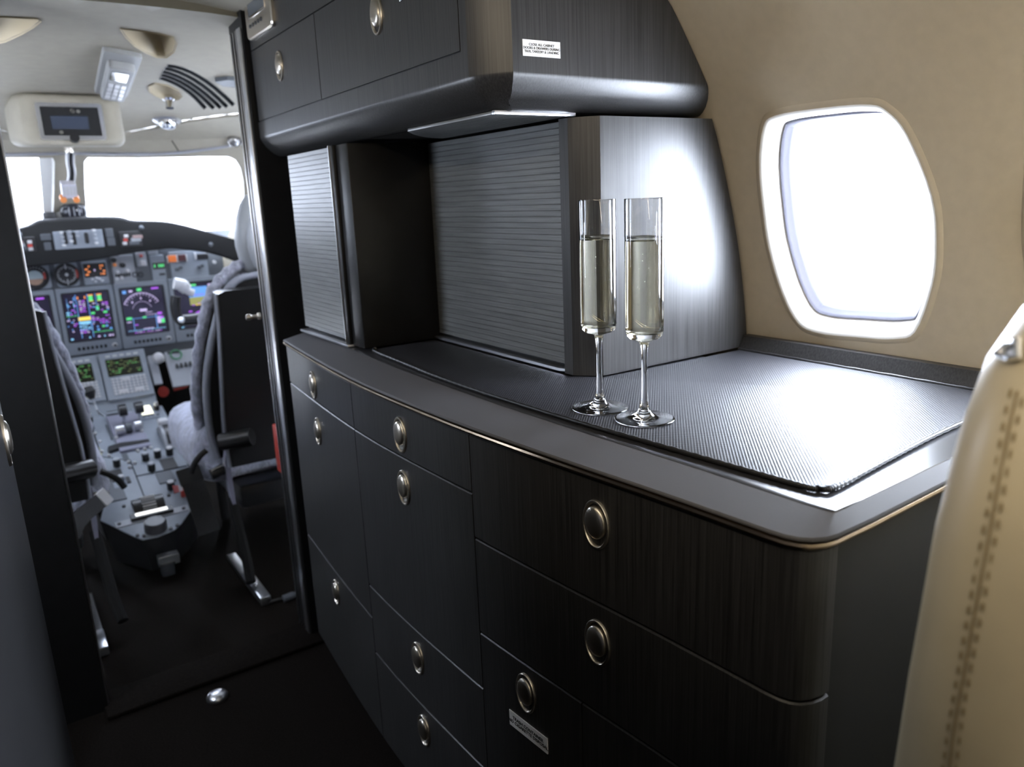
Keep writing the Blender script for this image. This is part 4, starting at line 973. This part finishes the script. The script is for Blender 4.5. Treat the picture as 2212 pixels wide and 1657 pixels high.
def cdu(tl, br, stl, sbr, ktl, kbr, cols, label):
    c_ = ppl('control_display_unit', tl, br, GREY, 0, .014, .005, f=P1); c_['label'] = label
    ppl('screen', stl, sbr, mat('dark_olive_screen', (.012, .014, .008), .2), .013, .0148, parent=c_, f=P1)
    R = P1.rect(stl, sbr); bm = B(); glyphs(bm, P1, (R[0] + .008, R[1] - .006, R[2] + .01, R[3] - .006), 7, cols, .5, .0152); obj('lit_text', bm, [mat('dim_green', (.02, .06, .02), .5, emit=(.08, .28, .07), es=.55), mat('dim_olive', (.02, .03, .01), .5, emit=(.10, .12, .03), es=.4)], c_, 0)
    K = P1.rect(ktl, kbr); nx, ny = 9, 6; bm = B()
    for i in range(nx):
        for j in range(ny):
            u = K[0] + (K[1] - K[0]) * (i + .5) / nx; v = K[2] + (K[3] - K[2]) * (j + .5) / ny
            plate(bm, P1, (u - .0062, u + .0062, v - .0048, v + .0048), .012, .018, .003, ch=.001)
    for a, b in ((.42, .88), (.28, .2), (.72, .2)):
        u = K[0] + (K[1] - K[0]) * a; v = K[2] + (K[3] - K[2]) * b; plate(bm, P1, (u - .018, u + .018, v - .009, v + .009), .012, .019, .002, ch=.001)
    obj('keypad', bm, WHP, c_)
    for i in range(5):
        u = R[0] + (R[1] - R[0]) * (.1 + .2 * i); bm = B(); plate(bm, P1, (u - .009, u + .009, R[3] + .010, R[3] + .018), .013, .017, .001); obj('line_key', bm, WHP, c_)
cdu((211, 768), (334, 853), (226, 781), (310, 807), (238, 821), (323, 846), [1, 1, 0], 'right control display unit with white keypad')
cdu((108, 786), (230, 866), (122, 797), (206, 826), (134, 836), (219, 862), [0, 0, 1], 'left control display unit with green text')
# lower right panel with gear handle
fr = P1; c_ = ppl('gear_panel', (318, 770), (352, 829), GREYL, -.008, .005, .004, f=P1)
q = P1.pick(341, 782); bm = B(); lathe(bm, [(0, 0), (.010, 0), (.010, .03), (.022, .032), (.026, .045), (.022, .058), (.010, .064), (0, .065)], P1.p(*q, -.003), 24, axis=P1.n); obj('gear_knob', bm, WHP, c_, 50)
for p in ((333, 768), (338, 764), (345, 770)): sub('green_lamp', (p[0], p[1] + 3), .014, .012, mat('dark_green', (.03, .06, .03), .4), c_, .007, .012, P1)
c_ = ppl('pressurization_panel', (354, 762), (470, 822), GREYL, -.008, .005, .004, f=P1)
q = P1.pick(380, 768); bm = B(); lathe(bm, [(.020, .008), (.026, .010), (.026, .012), (.02, .012)], P1.p(*q), 24, axis=P1.n); obj('green_ring', bm, mat('green_enamel', (.05, .22, .10), .4), c_)
for x in range(5): sub('switch', (382 + x * 9.5, 793 - x * 1.6), .010, .020, BLK, c_, .007, .018, P1)
sub('black_label', (374, 759 + 4), .05, .01, BLK, c_, .007, .009, P1)
bm = B(); R = P1.rect((330, 824), (440, 812)); 
# foot-well bulkhead with red fittings
bm = B(); box(bm, -.20, .86, 3.864, 3.90, .002, .50); FW = tag(obj('footwell_panel', bm, BLKM), 'black footwell panel with red knob and lever, below the instrument panel', 'panel')
q = px_y(353, 848, 3.74); bm = B(); lathe(bm, [(0, 0), (.022, 0), (.024, .02), (.014, .03), (.014, .06), (0, .06)], q, 20, axis=(.2, 1, .05)); obj('pull_knob', bm, RED, FW, label='round red pull knob')
bm = B(); tube(bm, [px_y(375, 842, 3.78), px_y(395, 837, 3.78), px_y(404, 834, 3.79)], .007, 8); q = px_y(404, 834, 3.79); tube(bm, [q, q + Vector((0, .06, 0))], .006, 8); obj('lever', bm, RED, FW, label='thin red lever')
# radio tuning units with pale screens
for tl, br, stl, sbr, kn, lab in (((276, 866), (346, 902), (286, 871), (333, 896), (338, 886), 'radio unit with pale screen, right side'), ((142, 889), (206, 926), (146, 895), (191, 922), (195, 912), 'radio unit with pale screen, left side')):
    c_ = ppl('radio_tuning_unit', tl, br, GREY, -.001, .006); c_['label'] = lab
    ppl('surround', (stl[0] - 2, stl[1] - 2), (sbr[0] + 2, sbr[1] + 2), BLK, .005, .0072, parent=c_); ppl('screen', stl, sbr, PALE, .006, .0082, parent=c_)
    u, v = P2.pick(*kn); bm = B(); disc(bm, P2, u, v - .004, .012, .005, .026, 18, ch=.002); obj('knob', bm, BLK, c_); bm = B(); disc(bm, P2, u, v - .004, .008, .026, .042, 18, ch=.002); obj('inner_knob', bm, ALU, c_)
    R = P2.rect(stl, sbr)
    for i in range(4): bm = B(); plate(bm, P2, (R[0] + .012 + i * .018, R[0] + .024 + i * .018, R[2] - .020, R[2] - .010), .005, .009, .001); obj('key', bm, GREYD, c_)
c_ = ppl('selector_module', (219, 870), (262, 893), GREY, n1=.008); ppl('dark_face', (222, 873), (258, 890), BLK, .007, .010, parent=c_); sub('button', (240, 882), .028, .022, GREYL, c_, .009, .014, P2)
c_ = ppl('name_strip', (231, 898), (262, 906), BLK, n1=.003)
# throttle quadrant
tq = ppl('throttle_quadrant', (230, 905), (327, 967), mat('violet_grey_paint', (.22, .22, .28), .45), n1=.012, r=.006)
for tl, br in (((256, 908), (283, 930)), ((290, 902), (319, 924))):
    R = P2.rect(tl, br); bm = B(); u0, u1 = R[0], R[1]; vc = (R[2] + R[3]) / 2
    t_ = bmesh.new(); q = [[P2.p(u, vc + .032 * math.cos(a), .072 + .024 * math.sin(a)) for a in [2 * PI * i / 16 for i in range(16)]] for u in (u0, u0 + .003, u1 - .003, u1)]; rings(bm, q); t_.free(); obj('throttle_handle', bm, BLK, tq, 40)
    bm = B(); plate(bm, P2, ((u0 + u1) / 2 - .005, (u0 + u1) / 2 + .005, vc - .02, vc + .02), .01, .06); obj('throttle_arm', bm, ALU, tq)
for c, w in (((261, 944), .03), ((300, 934), .026), ((280, 939), .022)):
    u, v = P2.pick(*c); bm = B(); q = [[P2.p(u + d, v + .020 * math.cos(a), .032 + .020 * math.sin(a)) for a in [2 * PI * i / 14 for i in range(14)]] for d in (-w / 2, w / 2)]; rings(bm, q); obj('reverser_lever', bm, ALU if w > .025 else GREYD, tq, 40)
for c in ((252, 953), (307, 938), (254, 936), (303, 929)): u, v = P2.pick(*c); bm = B(); disc(bm, P2, u, v, .007, .011, .02, 12); obj('screw', bm, WHP, tq)
q = [P2.pick(*p) for p in ((233, 976), (235, 970), (262, 962), (300, 957), (322, 954), (324, 960), (300, 965), (262, 972), (236, 981))]
bm = B(); rings(bm, [[P2.p(*p, n) for p in q] for n in (0, .013)]); obj('quadrant_guard', bm, BLK, PD)
# flap lever: an arched transparent-white gate
def bez3(cs, w, m, name, parent): 
    bm = B(); rings(bm, [[P2.p(u + d, v, n) for v, n in cs] for u, d in ((w[0], 0), (w[1], 0))]); return obj(name, bm, m, parent, 40)
u0, v1 = P2.pick(338, 930); u1, v0 = P2.pick(371, 972)
cs = [(v0 + (v1 - v0) * i / 10, .006 + .05 * math.sin(PI * i / 10)) for i in range(11)]
fl = bez3(cs, (u0, u0 + .05), GREYL, 'flap_gate', PD)
bez3([(v0 + (v1 - v0) * (i / 10 * .6 + .08), .010 + .05 * math.sin(PI * (i / 10 * .6 + .08))) for i in range(11)], (u0 + .012, u0 + .038), BLK, 'slot', fl)
bm = B(); plate(bm, P2, (u0 + .006, u0 + .044, v1 - .04, v1 - .005), .03, .058, .006, ch=.004); obj('flap_lever', bm, WHP, PD, label='white flap lever')
def pknob(c, r, h, m, top=None, name='knob'):
    u, v = P2.pick(*c); bm = B(); disc(bm, P2, u, v, r, 0, h, 20, ch=.003); k = obj(name, bm, m, PD)
    if top: bm = B(); disc(bm, P2, u, v, r * .85, h - .002, h + .003, 20); obj('knob_cap', bm, top, k)
for c, tp in (((315, 994), GREYL), ((341, 987), WHP), ((367, 982), WHP), ((253, 1007), GREYL), ((197, 1019), GREYD), ((328, 1016), ALU), ((207, 1043), ALU), ((370, 1056), WHP)): pknob(c, .0135, .030, BLK, tp)
pknob((262, 1040), .012, .022, GREYL, WHP)
for c in ((298, 976), (313, 972), (326, 969), (236, 986), (220, 977), (216, 956), (206, 938), (333, 895 + 4), (276, 867), (291, 1002), (278, 1000), (281, 1011), (316, 1080), (395, 976), (402, 990)): pknob(c, .0068, .010, WHP, None, 'push_button')
for tl, br, m in (((226, 1021), (270, 1037), BLK), ((344, 995), (386, 1011), BLK), ((335, 1024), (381, 1039), GREYD), ((162, 937), (196, 952), GREYD), ((176, 962), (189, 977), GREYD), ((172, 985), (212, 1004), GREYD), ((232, 918), (240, 950), GREYD), ((270, 1032), (284, 1043), BLK), ((194, 1050), (250, 1060), GREYD), ((205, 1066), (275, 1078), GREYD), ((338, 906), (352, 912), BLK), ((346, 919), (358, 925), GREYD), ((262, 982), (280, 994), GREYD)):
    ppl('inset_plate', tl, br, m, 0, .004)
bm = B(); a, b = P2.pick(281, 994), P2.pick(311, 1072); tube(bm, [P2.p(*a, .001), P2.p(*b, .001)], .0022, 6); obj('seam', bm, BLKM, PD)
bm = B(); a, b = P2.pick(296, 1029), P2.pick(404, 1007); tube(bm, [P2.p(*a, .001), P2.p(*b, .001)], .0022, 6); obj('seam', bm, BLKM, PD)
bm = B(); a, b = P2.pick(200, 927), P2.pick(218, 985); tube(bm, [P2.p(*a, .001), P2.p(*b, .001)], .0022, 6); obj('seam', bm, BLKM, PD)
bm = B(); a, b = P2.pick(206, 985), P2.pick(282, 1004 - 9); tube(bm, [P2.p(*a, .0005), P2.p(*b, .0005)], .0015, 6); obj('seam', bm, BLKM, PD)
bm = B(); R = P2.rect((204, 1055), (229, 1063)); glyphs(bm, P2, R, 1, [0], .95, .0045); obj('amber_lights', bm, [EY], PD, 0)
bm = B(); R = P2.rect((214, 966), (219, 984)); flat(bm, P2, *R, .002); obj('yellow_mark', bm, mat('yellow_paint', (.5, .48, .15), .5), PD, 0)
# aft cap: trim wheel, light bar, big knob, screws
u, v = P2.pick(321, 1094); bm = B()
q = [[P2.p(u + d, v + .045 * math.cos(a), -.012 + .045 * math.sin(a)) for a in [PI * i / 16 for i in range(17)]] for d in (-.05, -.046, .046, .05)]; rings(bm, q); w_ = obj('trim_wheel', bm, BLK, PD, 30)
for i in range(9):
    bm = B(); a = PI * (.2 + .6 * i / 8); c = P2.p(u, v + .046 * math.cos(a), -.012 + .046 * math.sin(a)); d = Vector((.022, 0, 0)); tube(bm, [c - d, c + d], .0028, 6); obj('grip_rib', bm, ALU, w_)
def bar(tl, br, m, n0, n1, name, grow=0, par=None):
    a, b = P2.pick(*tl), P2.pick(*br); d = (Vector(b) - Vector(a)); L = d.length; f = Fr(P2.p(*a), (P2.u * d.x + P2.v * d.y), P2.v); f.v = P2.n.cross(f.u); f.n = P2.n
    bm = B(); plate(bm, f, (-grow, L + grow, -.011 - grow, .011 + grow), n0, n1, .002, ch=.001); return obj(name, bm, m, par or PD)
m_ = bar((254, 1135), (402, 1098), GREYL, 0, .003, 'bar_mount', .008)
bar((286, 1123), (370, 1103), BLK, .002, .014, 'light_frame', .005, m_); bar((292, 1121), (364, 1104), mat('lit_white_bar', (.8, .8, .78), .4, emit=(1, .98, .94), es=.75), .013, .016, 'light_bar', -.002, m_)
u, v = P2.pick(337, 1143); bm = B(); disc(bm, P2, u, v, .036, 0, .034, 36, ch=.006); k = obj('big_knob', bm, mat('grey_black_plastic', (.05, .05, .055), .4), PD, 30)
for c in ((258, 1134), (397, 1100), (268, 1095), (365, 1071), (311, 1159), (369, 1143), (297, 1158), (383, 1136)): u, v = P2.pick(*c); bm = B(); disc(bm, P2, u, v, .006, 0, .006, 12); obj('screw', bm, BLK, PD)
ay = P2.p(*re[9]).y
fA = Fr((0, ay - .006, 0), (1, 0, 0), (0, 0, 1)); q = px_y(362, 1206, ay)
t = thing('ashtray', (q.x, ay - .03, q.z - .04), 'small ashtray with bright lid on the dark aft face of the pedestal', 'ashtray')
bm = B(); plate(bm, fA, fA.rect((338, 1200), (386, 1208)), -.004, .03, .004, ch=.002); obj('lid', bm, ALU, t)
R = fA.rect((340, 1214), (384, 1256)); bm = B(); rings(bm, [[fA.p((R[0] + R[1]) / 2 + (R[1] - R[0]) / 2 * k * math.copysign(abs(math.cos(a)) ** .6, math.cos(a)), R[3] - (R[3] - R[2]) * f_, .02 + .022 * k * math.sin(a)) for a in [2 * PI * i / 28 for i in range(28)]] for f_, k in ((0, 1), (.5, .97), (.85, .8), (1, .5))]); obj('cup', bm, mat('smoked_plastic', (.03, .032, .035), .2), t, 60)

# ================================================================== pilot seats
def pseat(s, label, rail_label):
    X = (lambda x: x) if s > 0 else (lambda x: .655 - x)
    def P(a, b, y): p = px_y(a, b, y); return Vector((X(p.x), p.y, p.z))
    xc = .76; t = thing('pilot_seat', (X(xc), 2.7, 0), label, 'seat', 'pilot seats in the cockpit')
    # sheepskin roll round the back
    half_ = [px_y(a, b, y) for a, b, y in ((566, 562, 2.60), (540, 566, 2.60), (515, 574, 2.60), (492, 590, 2.60), (468, 615, 2.60), (452, 648, 2.60), (441, 692, 2.60), (432, 745, 2.61), (426, 800, 2.63), (424, 850, 2.65), (428, 900, 2.68), (437, 945, 2.70), (450, 985, 2.70))]
    xc = .775
    full = half_ + []
    left = [Vector(p) for p in half_]; right = [Vector((2 * xc - p.x, p.y, p.z)) for p in reversed(half_) if 2 * xc - p.x > xc]
    loop = [p for p in left if p.x < xc]; path = loop[::-1] + [Vector((xc, 2.60, half_[0].z + .006))] + [Vector((2 * xc - p.x, p.y, p.z)) for p in loop]
    path = [Vector((X(p.x), p.y, p.z)) for p in path]
    sm_ = smooth_line(path, 5); bm = B(); tube(bm, sm_, [.019 + .0025 * math.sin(i * 1.7) + random.uniform(-.0012, .0012) for i in range(len(sm_))], 10); obj('sheepskin_roll', bm, SHEEP, t, 80)
    ctr = Vector((X(xc), 2.62, .9))
    bm = B(); rings(bm, [[p + Vector((0, .0, 0)) for p in path], [p + Vector((0, .07, 0)) for p in path], [p + (ctr - p) * .12 + Vector((0, .10, 0)) for p in path]]); obj('sheepskin_cover', bm, SHEEP, t, 60)
    # grey piped layer and black shell
    mid = [px_y(a, b, 2.53) for a, b in ((545, 596), (520, 602), (500, 616), (482, 642), (468, 690), (456, 745), (448, 800), (446, 850), (450, 905), (458, 950), (470, 990))]
    lp = [p for p in mid if p.x < xc]; mp_ = [Vector((X(p.x), p.y, p.z)) for p in lp[::-1] + [Vector((xc, 2.53, mid[0].z + .004))] + [Vector((2 * xc - p.x, p.y, p.z)) for p in lp]]
    bm = B(); tube(bm, smooth_line(mp_, 5), .012, 10); obj('piping', bm, PIPE, t, 80)
    bm = B(); rings(bm, [[p + Vector((0, -.004, 0)) for p in mp_], [p + Vector((0, .06, 0)) for p in mp_]]); obj('back_pad', bm, BLK, t, 60)
    sh = [px_y(a, b, 2.45) for a, b in ((472, 636), (478, 700), (481, 760), (484, 830), (487, 900), (493, 960), (502, 1010))]
    sp_ = [Vector((X(p.x), p.y, p.z)) for p in sh[::-1] + [sh[0] + Vector((.02, 0, .008))] + [Vector((2 * xc - sh[0].x - .02, 2.45, sh[0].z + .008))] + [Vector((2 * xc - p.x, p.y, p.z)) for p in sh]]
    bm = B(); rings(bm, [[p for p in sp_], [p + Vector((0, .075, 0)) for p in sp_]]); obj('back_shell', bm, BLK, t, 30)
    bm = B(); tube(bm, [Vector((X(p.x - .004), p.y + .01, p.z)) for p in sh], .007, 8); obj('shell_edging', bm, PIPE, t, 80)
    # headrest
    hb = [px_y(a, b, 2.60) for a, b in ((548, 414), (530, 422), (517, 440), (509, 470), (506, 505), (509, 535), (517, 562), (527, 584), (538, 592))]
    xh = .80; hp = [Vector((X(p.x), p.y, p.z)) for p in hb[::-1]] + [Vector((X(2 * xh - p.x), p.y, p.z)) for p in hb]
    c = sum(hp, Vector()) / len(hp)
    bm = B(); rings(bm, [[p + (c - p) * k + Vector((0, d, 0)) for p in hp] for k, d in ((.45, -.055), (.2, -.05), (.05, -.03), (0, 0), (.05, .03), (.3, .05))]); obj('headrest', bm, mat('headrest_grey_leather', (.36, .38, .40), .45), t, 70)
    hp2 = [p + (c - p) * .16 + Vector((X(.004) - X(0), -.045, -.008)) for p in hp]
    bm = B(); rings(bm, [[p + (c - p) * k + Vector((0, d, 0)) for p in hp2] for k, d in ((.5, -.028), (.15, -.022), (0, -.006), (0, .02))]); obj('headrest_pad', bm, mat('headrest_pale_leather', (.46, .49, .53), .45), t, 70)
    for dx in (-.05, .05): bm = B(); tube(bm, [Vector((X(xh + dx), 2.58, hb[-1].z + .01)), Vector((X(xh + dx), 2.57, hb[-1].z - .10))], .007, 8); obj('headrest_post', bm, CHR, t)
    # cushion
    bm = B(); x0, x1 = sorted((X(.455), X(1.05)))
    box(bm, x0, x1, 2.60, 3.14, .27, .475, .075, seg=5)
    obj('sheepskin_cushion', bm, SHEEP, t, 70)
    bm = B(); x0, x1 = sorted((X(.56), X(1.03))); box(bm, x0, x1, 2.52, 3.05, .20, .285, .02); obj('seat_pan', bm, BLK, t)
    # hinge side plate, armrest stub, wave handle, legs
    bm = B(); q = [P(*p, 2.47) for p in ((489, 960), (497, 1000), (512, 1100), (505, 1098), (496, 1060), (486, 1000))]; prism(bm, q, (0, .03, 0)); obj('side_plate', bm, mat('lilac_grey_metal', (.22, .22, .29), .4), t)
    bm = B(); a = P(478, 955, 2.46); b = P(545, 943, 2.40); tube(bm, [a, (a + b) / 2, b], .028, 12); obj('armrest', bm, BLK, t, 60)
    bm = B(); q = [P(a, b, 2.50) for a, b in ((456, 1026), (466, 1022), (476, 1016), (484, 1014), (493, 1009))]; tube(bm, smooth_line(q, 4), .018, 10); h = obj('release_handle', bm, BLK, t, 60)
    bm = B(); tube(bm, [p + Vector((0, -.012, .016 + .003 * (i % 2))) for i, p in enumerate(q)], .003, 6); obj('bright_edge', bm, CHR, h)
    bm = B(); q = [P(a, b, 2.52) for a, b in ((425, 1002), (416, 985), (412, 1000), (414, 1020))]
    q = [P(a, b, 2.55) for a, b in ((446, 972), (432, 985), (420, 1002), (413, 1022))]; tube(bm, smooth_line(q, 5), .010, 8); obj('cushion_strap', bm, BLK, t)
    for sx in (.53, 1.0):
        bm = B(); tube(bm, [Vector((X(sx), 2.50, .26)), Vector((X(sx - .01), 2.36, .10)), Vector((X(sx - .02), 2.30, .046))], .016, 8); obj('leg', bm, BLKM, t)
        bm = B(); tube(bm, [Vector((X(max(sx, .60)), 3.02, .26)), Vector((X(max(sx, .60)), 2.98, .005))], .016, 8); obj('leg', bm, BLKM, t)
    for i, (pa, dy) in enumerate((((560, 1300), 0),)):
        e = px_z(577 if s > 0 else 225, 1308 if s > 0 else 1420, .0); st = px_z(541 if s > 0 else 211, 1262 if s > 0 else 1380, .0)
        xr = (e.x + st.x) / 2
        r_ = thing('seat_rail', (xr, 2.6, 0), rail_label, 'rail', 'seat rails on the cockpit floor')
        bm = B(); box(bm, xr - .016, xr + .016, e.y + .04, 2.62, .0005, .016, .002); obj('track', bm, BLK, r_)
        bm = B(); box(bm, xr - .017, xr + .017, e.y, st.y, .0005, .030, .006); obj('end_cover', bm, ALU, r_, label='bright metal end cover')
    return t
pseat(1, 'right pilot seat with blue-grey sheepskin, seen beside the doorway jamb', 'seat rail with bright end under the right pilot seat')
pseat(-1, 'left pilot seat with blue-grey sheepskin, half hidden at the left jamb', 'seat rail with bright end under the left pilot seat')
# harness straps
def strap(name, pts, w, label, tip):
    P_ = [px_y(a, b, y) for a, b, y in pts]; t = thing(name, P_[0], label, 'seat belt')
    bm = B(); n = len(P_); L = []
    for i, p in enumerate(P_):
        e = (P_[min(i + 1, n - 1)] - P_[max(0, i - 1)]).normalized(); s = e.cross(Vector((0, -1, .3))).normalized() * w
        nn = e.cross(s).normalized() * .003; L.append([p - s - nn, p + s - nn, p + s + nn, p - s + nn])
    rings(bm, L); obj('webbing', bm, STRAP, t, 30)
    e = (P_[1] - P_[0]).normalized(); s = e.cross(Vector((0, -1, .3))).normalized(); c = P_[0] - e * .012; nn = e.cross(s).normalized()
    bm = B(); f = Fr(c, s, e); plate(bm, f, (-w * 1.1, w * 1.1, -.03, .03), -.005, .005, .006, ch=.002); obj('buckle', bm, tip, t)
strap('seat_belt', [(221, 1078, 2.42), (205, 1092, 2.37), (185, 1108, 2.31), (165, 1130, 2.24), (152, 1160, 2.20)], .022, 'black seat belt with white buckle tongue hanging beside the left pilot seat', WHP)
strap('seat_belt', [(413, 1034, 2.60), (420, 1052, 2.58), (428, 1075, 2.56), (438, 1105, 2.54), (452, 1150, 2.52)], .034, 'black seat belt and buckle hanging beside the right pilot seat', BLK)
u = P2.pick(377, 1069); a = P2.p(*u, .022); b = px_y(418, 1056, 2.66)
t = thing('warning_tag', a, 'red and white tag on the aft end of the pedestal, by the right seat belt', 'tag')
f = Fr(a, (b - a), (0, .2, 1)); L = (b - a).length
bm = B(); rings(bm, [[f.p(x, y, n) for x, y in ((0, -.014), (L, .004), (L, .012), (-.004, .016))] for n in (0, .002)]); obj('ribbon', bm, RED, t)
bm = B(); rings(bm, [[f.p(x, y, n) for x, y in ((L * .32, -.008), (L * .5, -.004), (L * .5, .014), (L * .3, .015))] for n in (-.0006, .0026)]); obj('white_band', bm, WHP, t)
bm = B(); q = P2.p(*P2.pick(397, 1072), .0015); lathe(bm, [(0, 0), (.010, 0), (.010, .035), (0, .036)], q, 14, axis=P2.n); obj('red_post', bm, RED, t)
# small things
q = px_y(195, 850, 3.5); t = thing('hand_microphone', q, 'small black hand microphone hanging in front of the left keypad', 'microphone')
bm = B(); tube(bm, [px_y(188, 838, 3.52), px_y(193, 848, 3.51), px_y(200, 862, 3.50)], [.022, .026, .010], 10); obj('body', bm, BLK, t)
bm = B(); tube(bm, smooth_line([px_y(200, 862, 3.50), px_y(206, 876, 3.48), px_y(212, 890, 3.42), P2.p(*P2.pick(226, 905), .012)], 4), .004, 6); obj('cord', bm, GREYL, t)
q = px_z(470, 1508, 0); bm = B(); lathe(bm, [(0, .001), (.026, .001), (.026, .006), (.022, .012), (.012, .016), (0, .017)], (q.x, q.y, 0), 28); tag(obj('floor_stud', bm, ALU), 'round bright metal stud on the dark aisle carpet', 'stud')
a = px_y(597, 922, 2.22); b = px_y(606, 1024, 2.22); bm = B(); box(bm, a.x - .002, a.x + .10, 2.20, 2.26, b.z, a.z, .004); tag(obj('hanging_case', bm, RED), 'red case just behind the dark right doorway jamb', 'case')
q = px_z(628, 1292, 0); t = thing('floor_cable', (q.x, q.y, 0), 'black cable and connector lying on the cockpit floor by the right jamb', 'cable')
bm = B(); tube(bm, smooth_line([px_z(580, 1302, .006), px_z(600, 1296, .006), px_z(618, 1292, .008)], 5), .005, 8); obj('cord', bm, BLK, t)
bm = B(); tube(bm, [px_z(612, 1294, .014), px_z(632, 1286, .016), px_z(640, 1283, .016)], [.012, .012, .007], 10); obj('connector', bm, GREYD, t)

# ------------------------------------------------------------------ daylight
W = bpy.data.worlds.new('overcast_sky'); sc.world = W; W.use_nodes = True
bg = W.node_tree.nodes['Background']; bg.inputs['Color'].default_value = (.80, .87, 1.0, 1); bg.inputs['Strength'].default_value = 36.0
sc.view_settings.view_transform = 'Standard'; sc.view_settings.look = 'None'; sc.view_settings.gamma = 1
sc.view_settings.use_curve_mapping = False; sc.view_settings.exposure = 0.75
sc.cycles.use_denoising = True; sc.cycles.max_bounces = 14; sc.cycles.transmission_bounces = 14; sc.cycles.diffuse_bounces = 6

# unseen warm fill lights, added under the ceiling to brighten the cabin wall
for i, x in enumerate((-.10, .74)):
    L = bpy.data.lights.new('cabin_fill', 'AREA'); L.shape = 'RECTANGLE'; L.size = 3.0 if i == 0 else 2.4; L.size_y = .05; L.energy = 11 if i == 0 else 3; L.color = (1, .85, .64)
    lo = bpy.data.objects.new('cabin_fill', L); COL.objects.link(lo); lo.location = (x, -.65 if i == 0 else -.95, 1.585); lo.rotation_mode = 'QUATERNION'
    q = Vector((.8 if i == 0 else -.8, 0, -.5)).normalized(); z = -q; xa = Vector((0, 1, 0)); ya = z.cross(xa)
    lo.rotation_quaternion = Matrix((xa, ya, z)).transposed().to_quaternion()
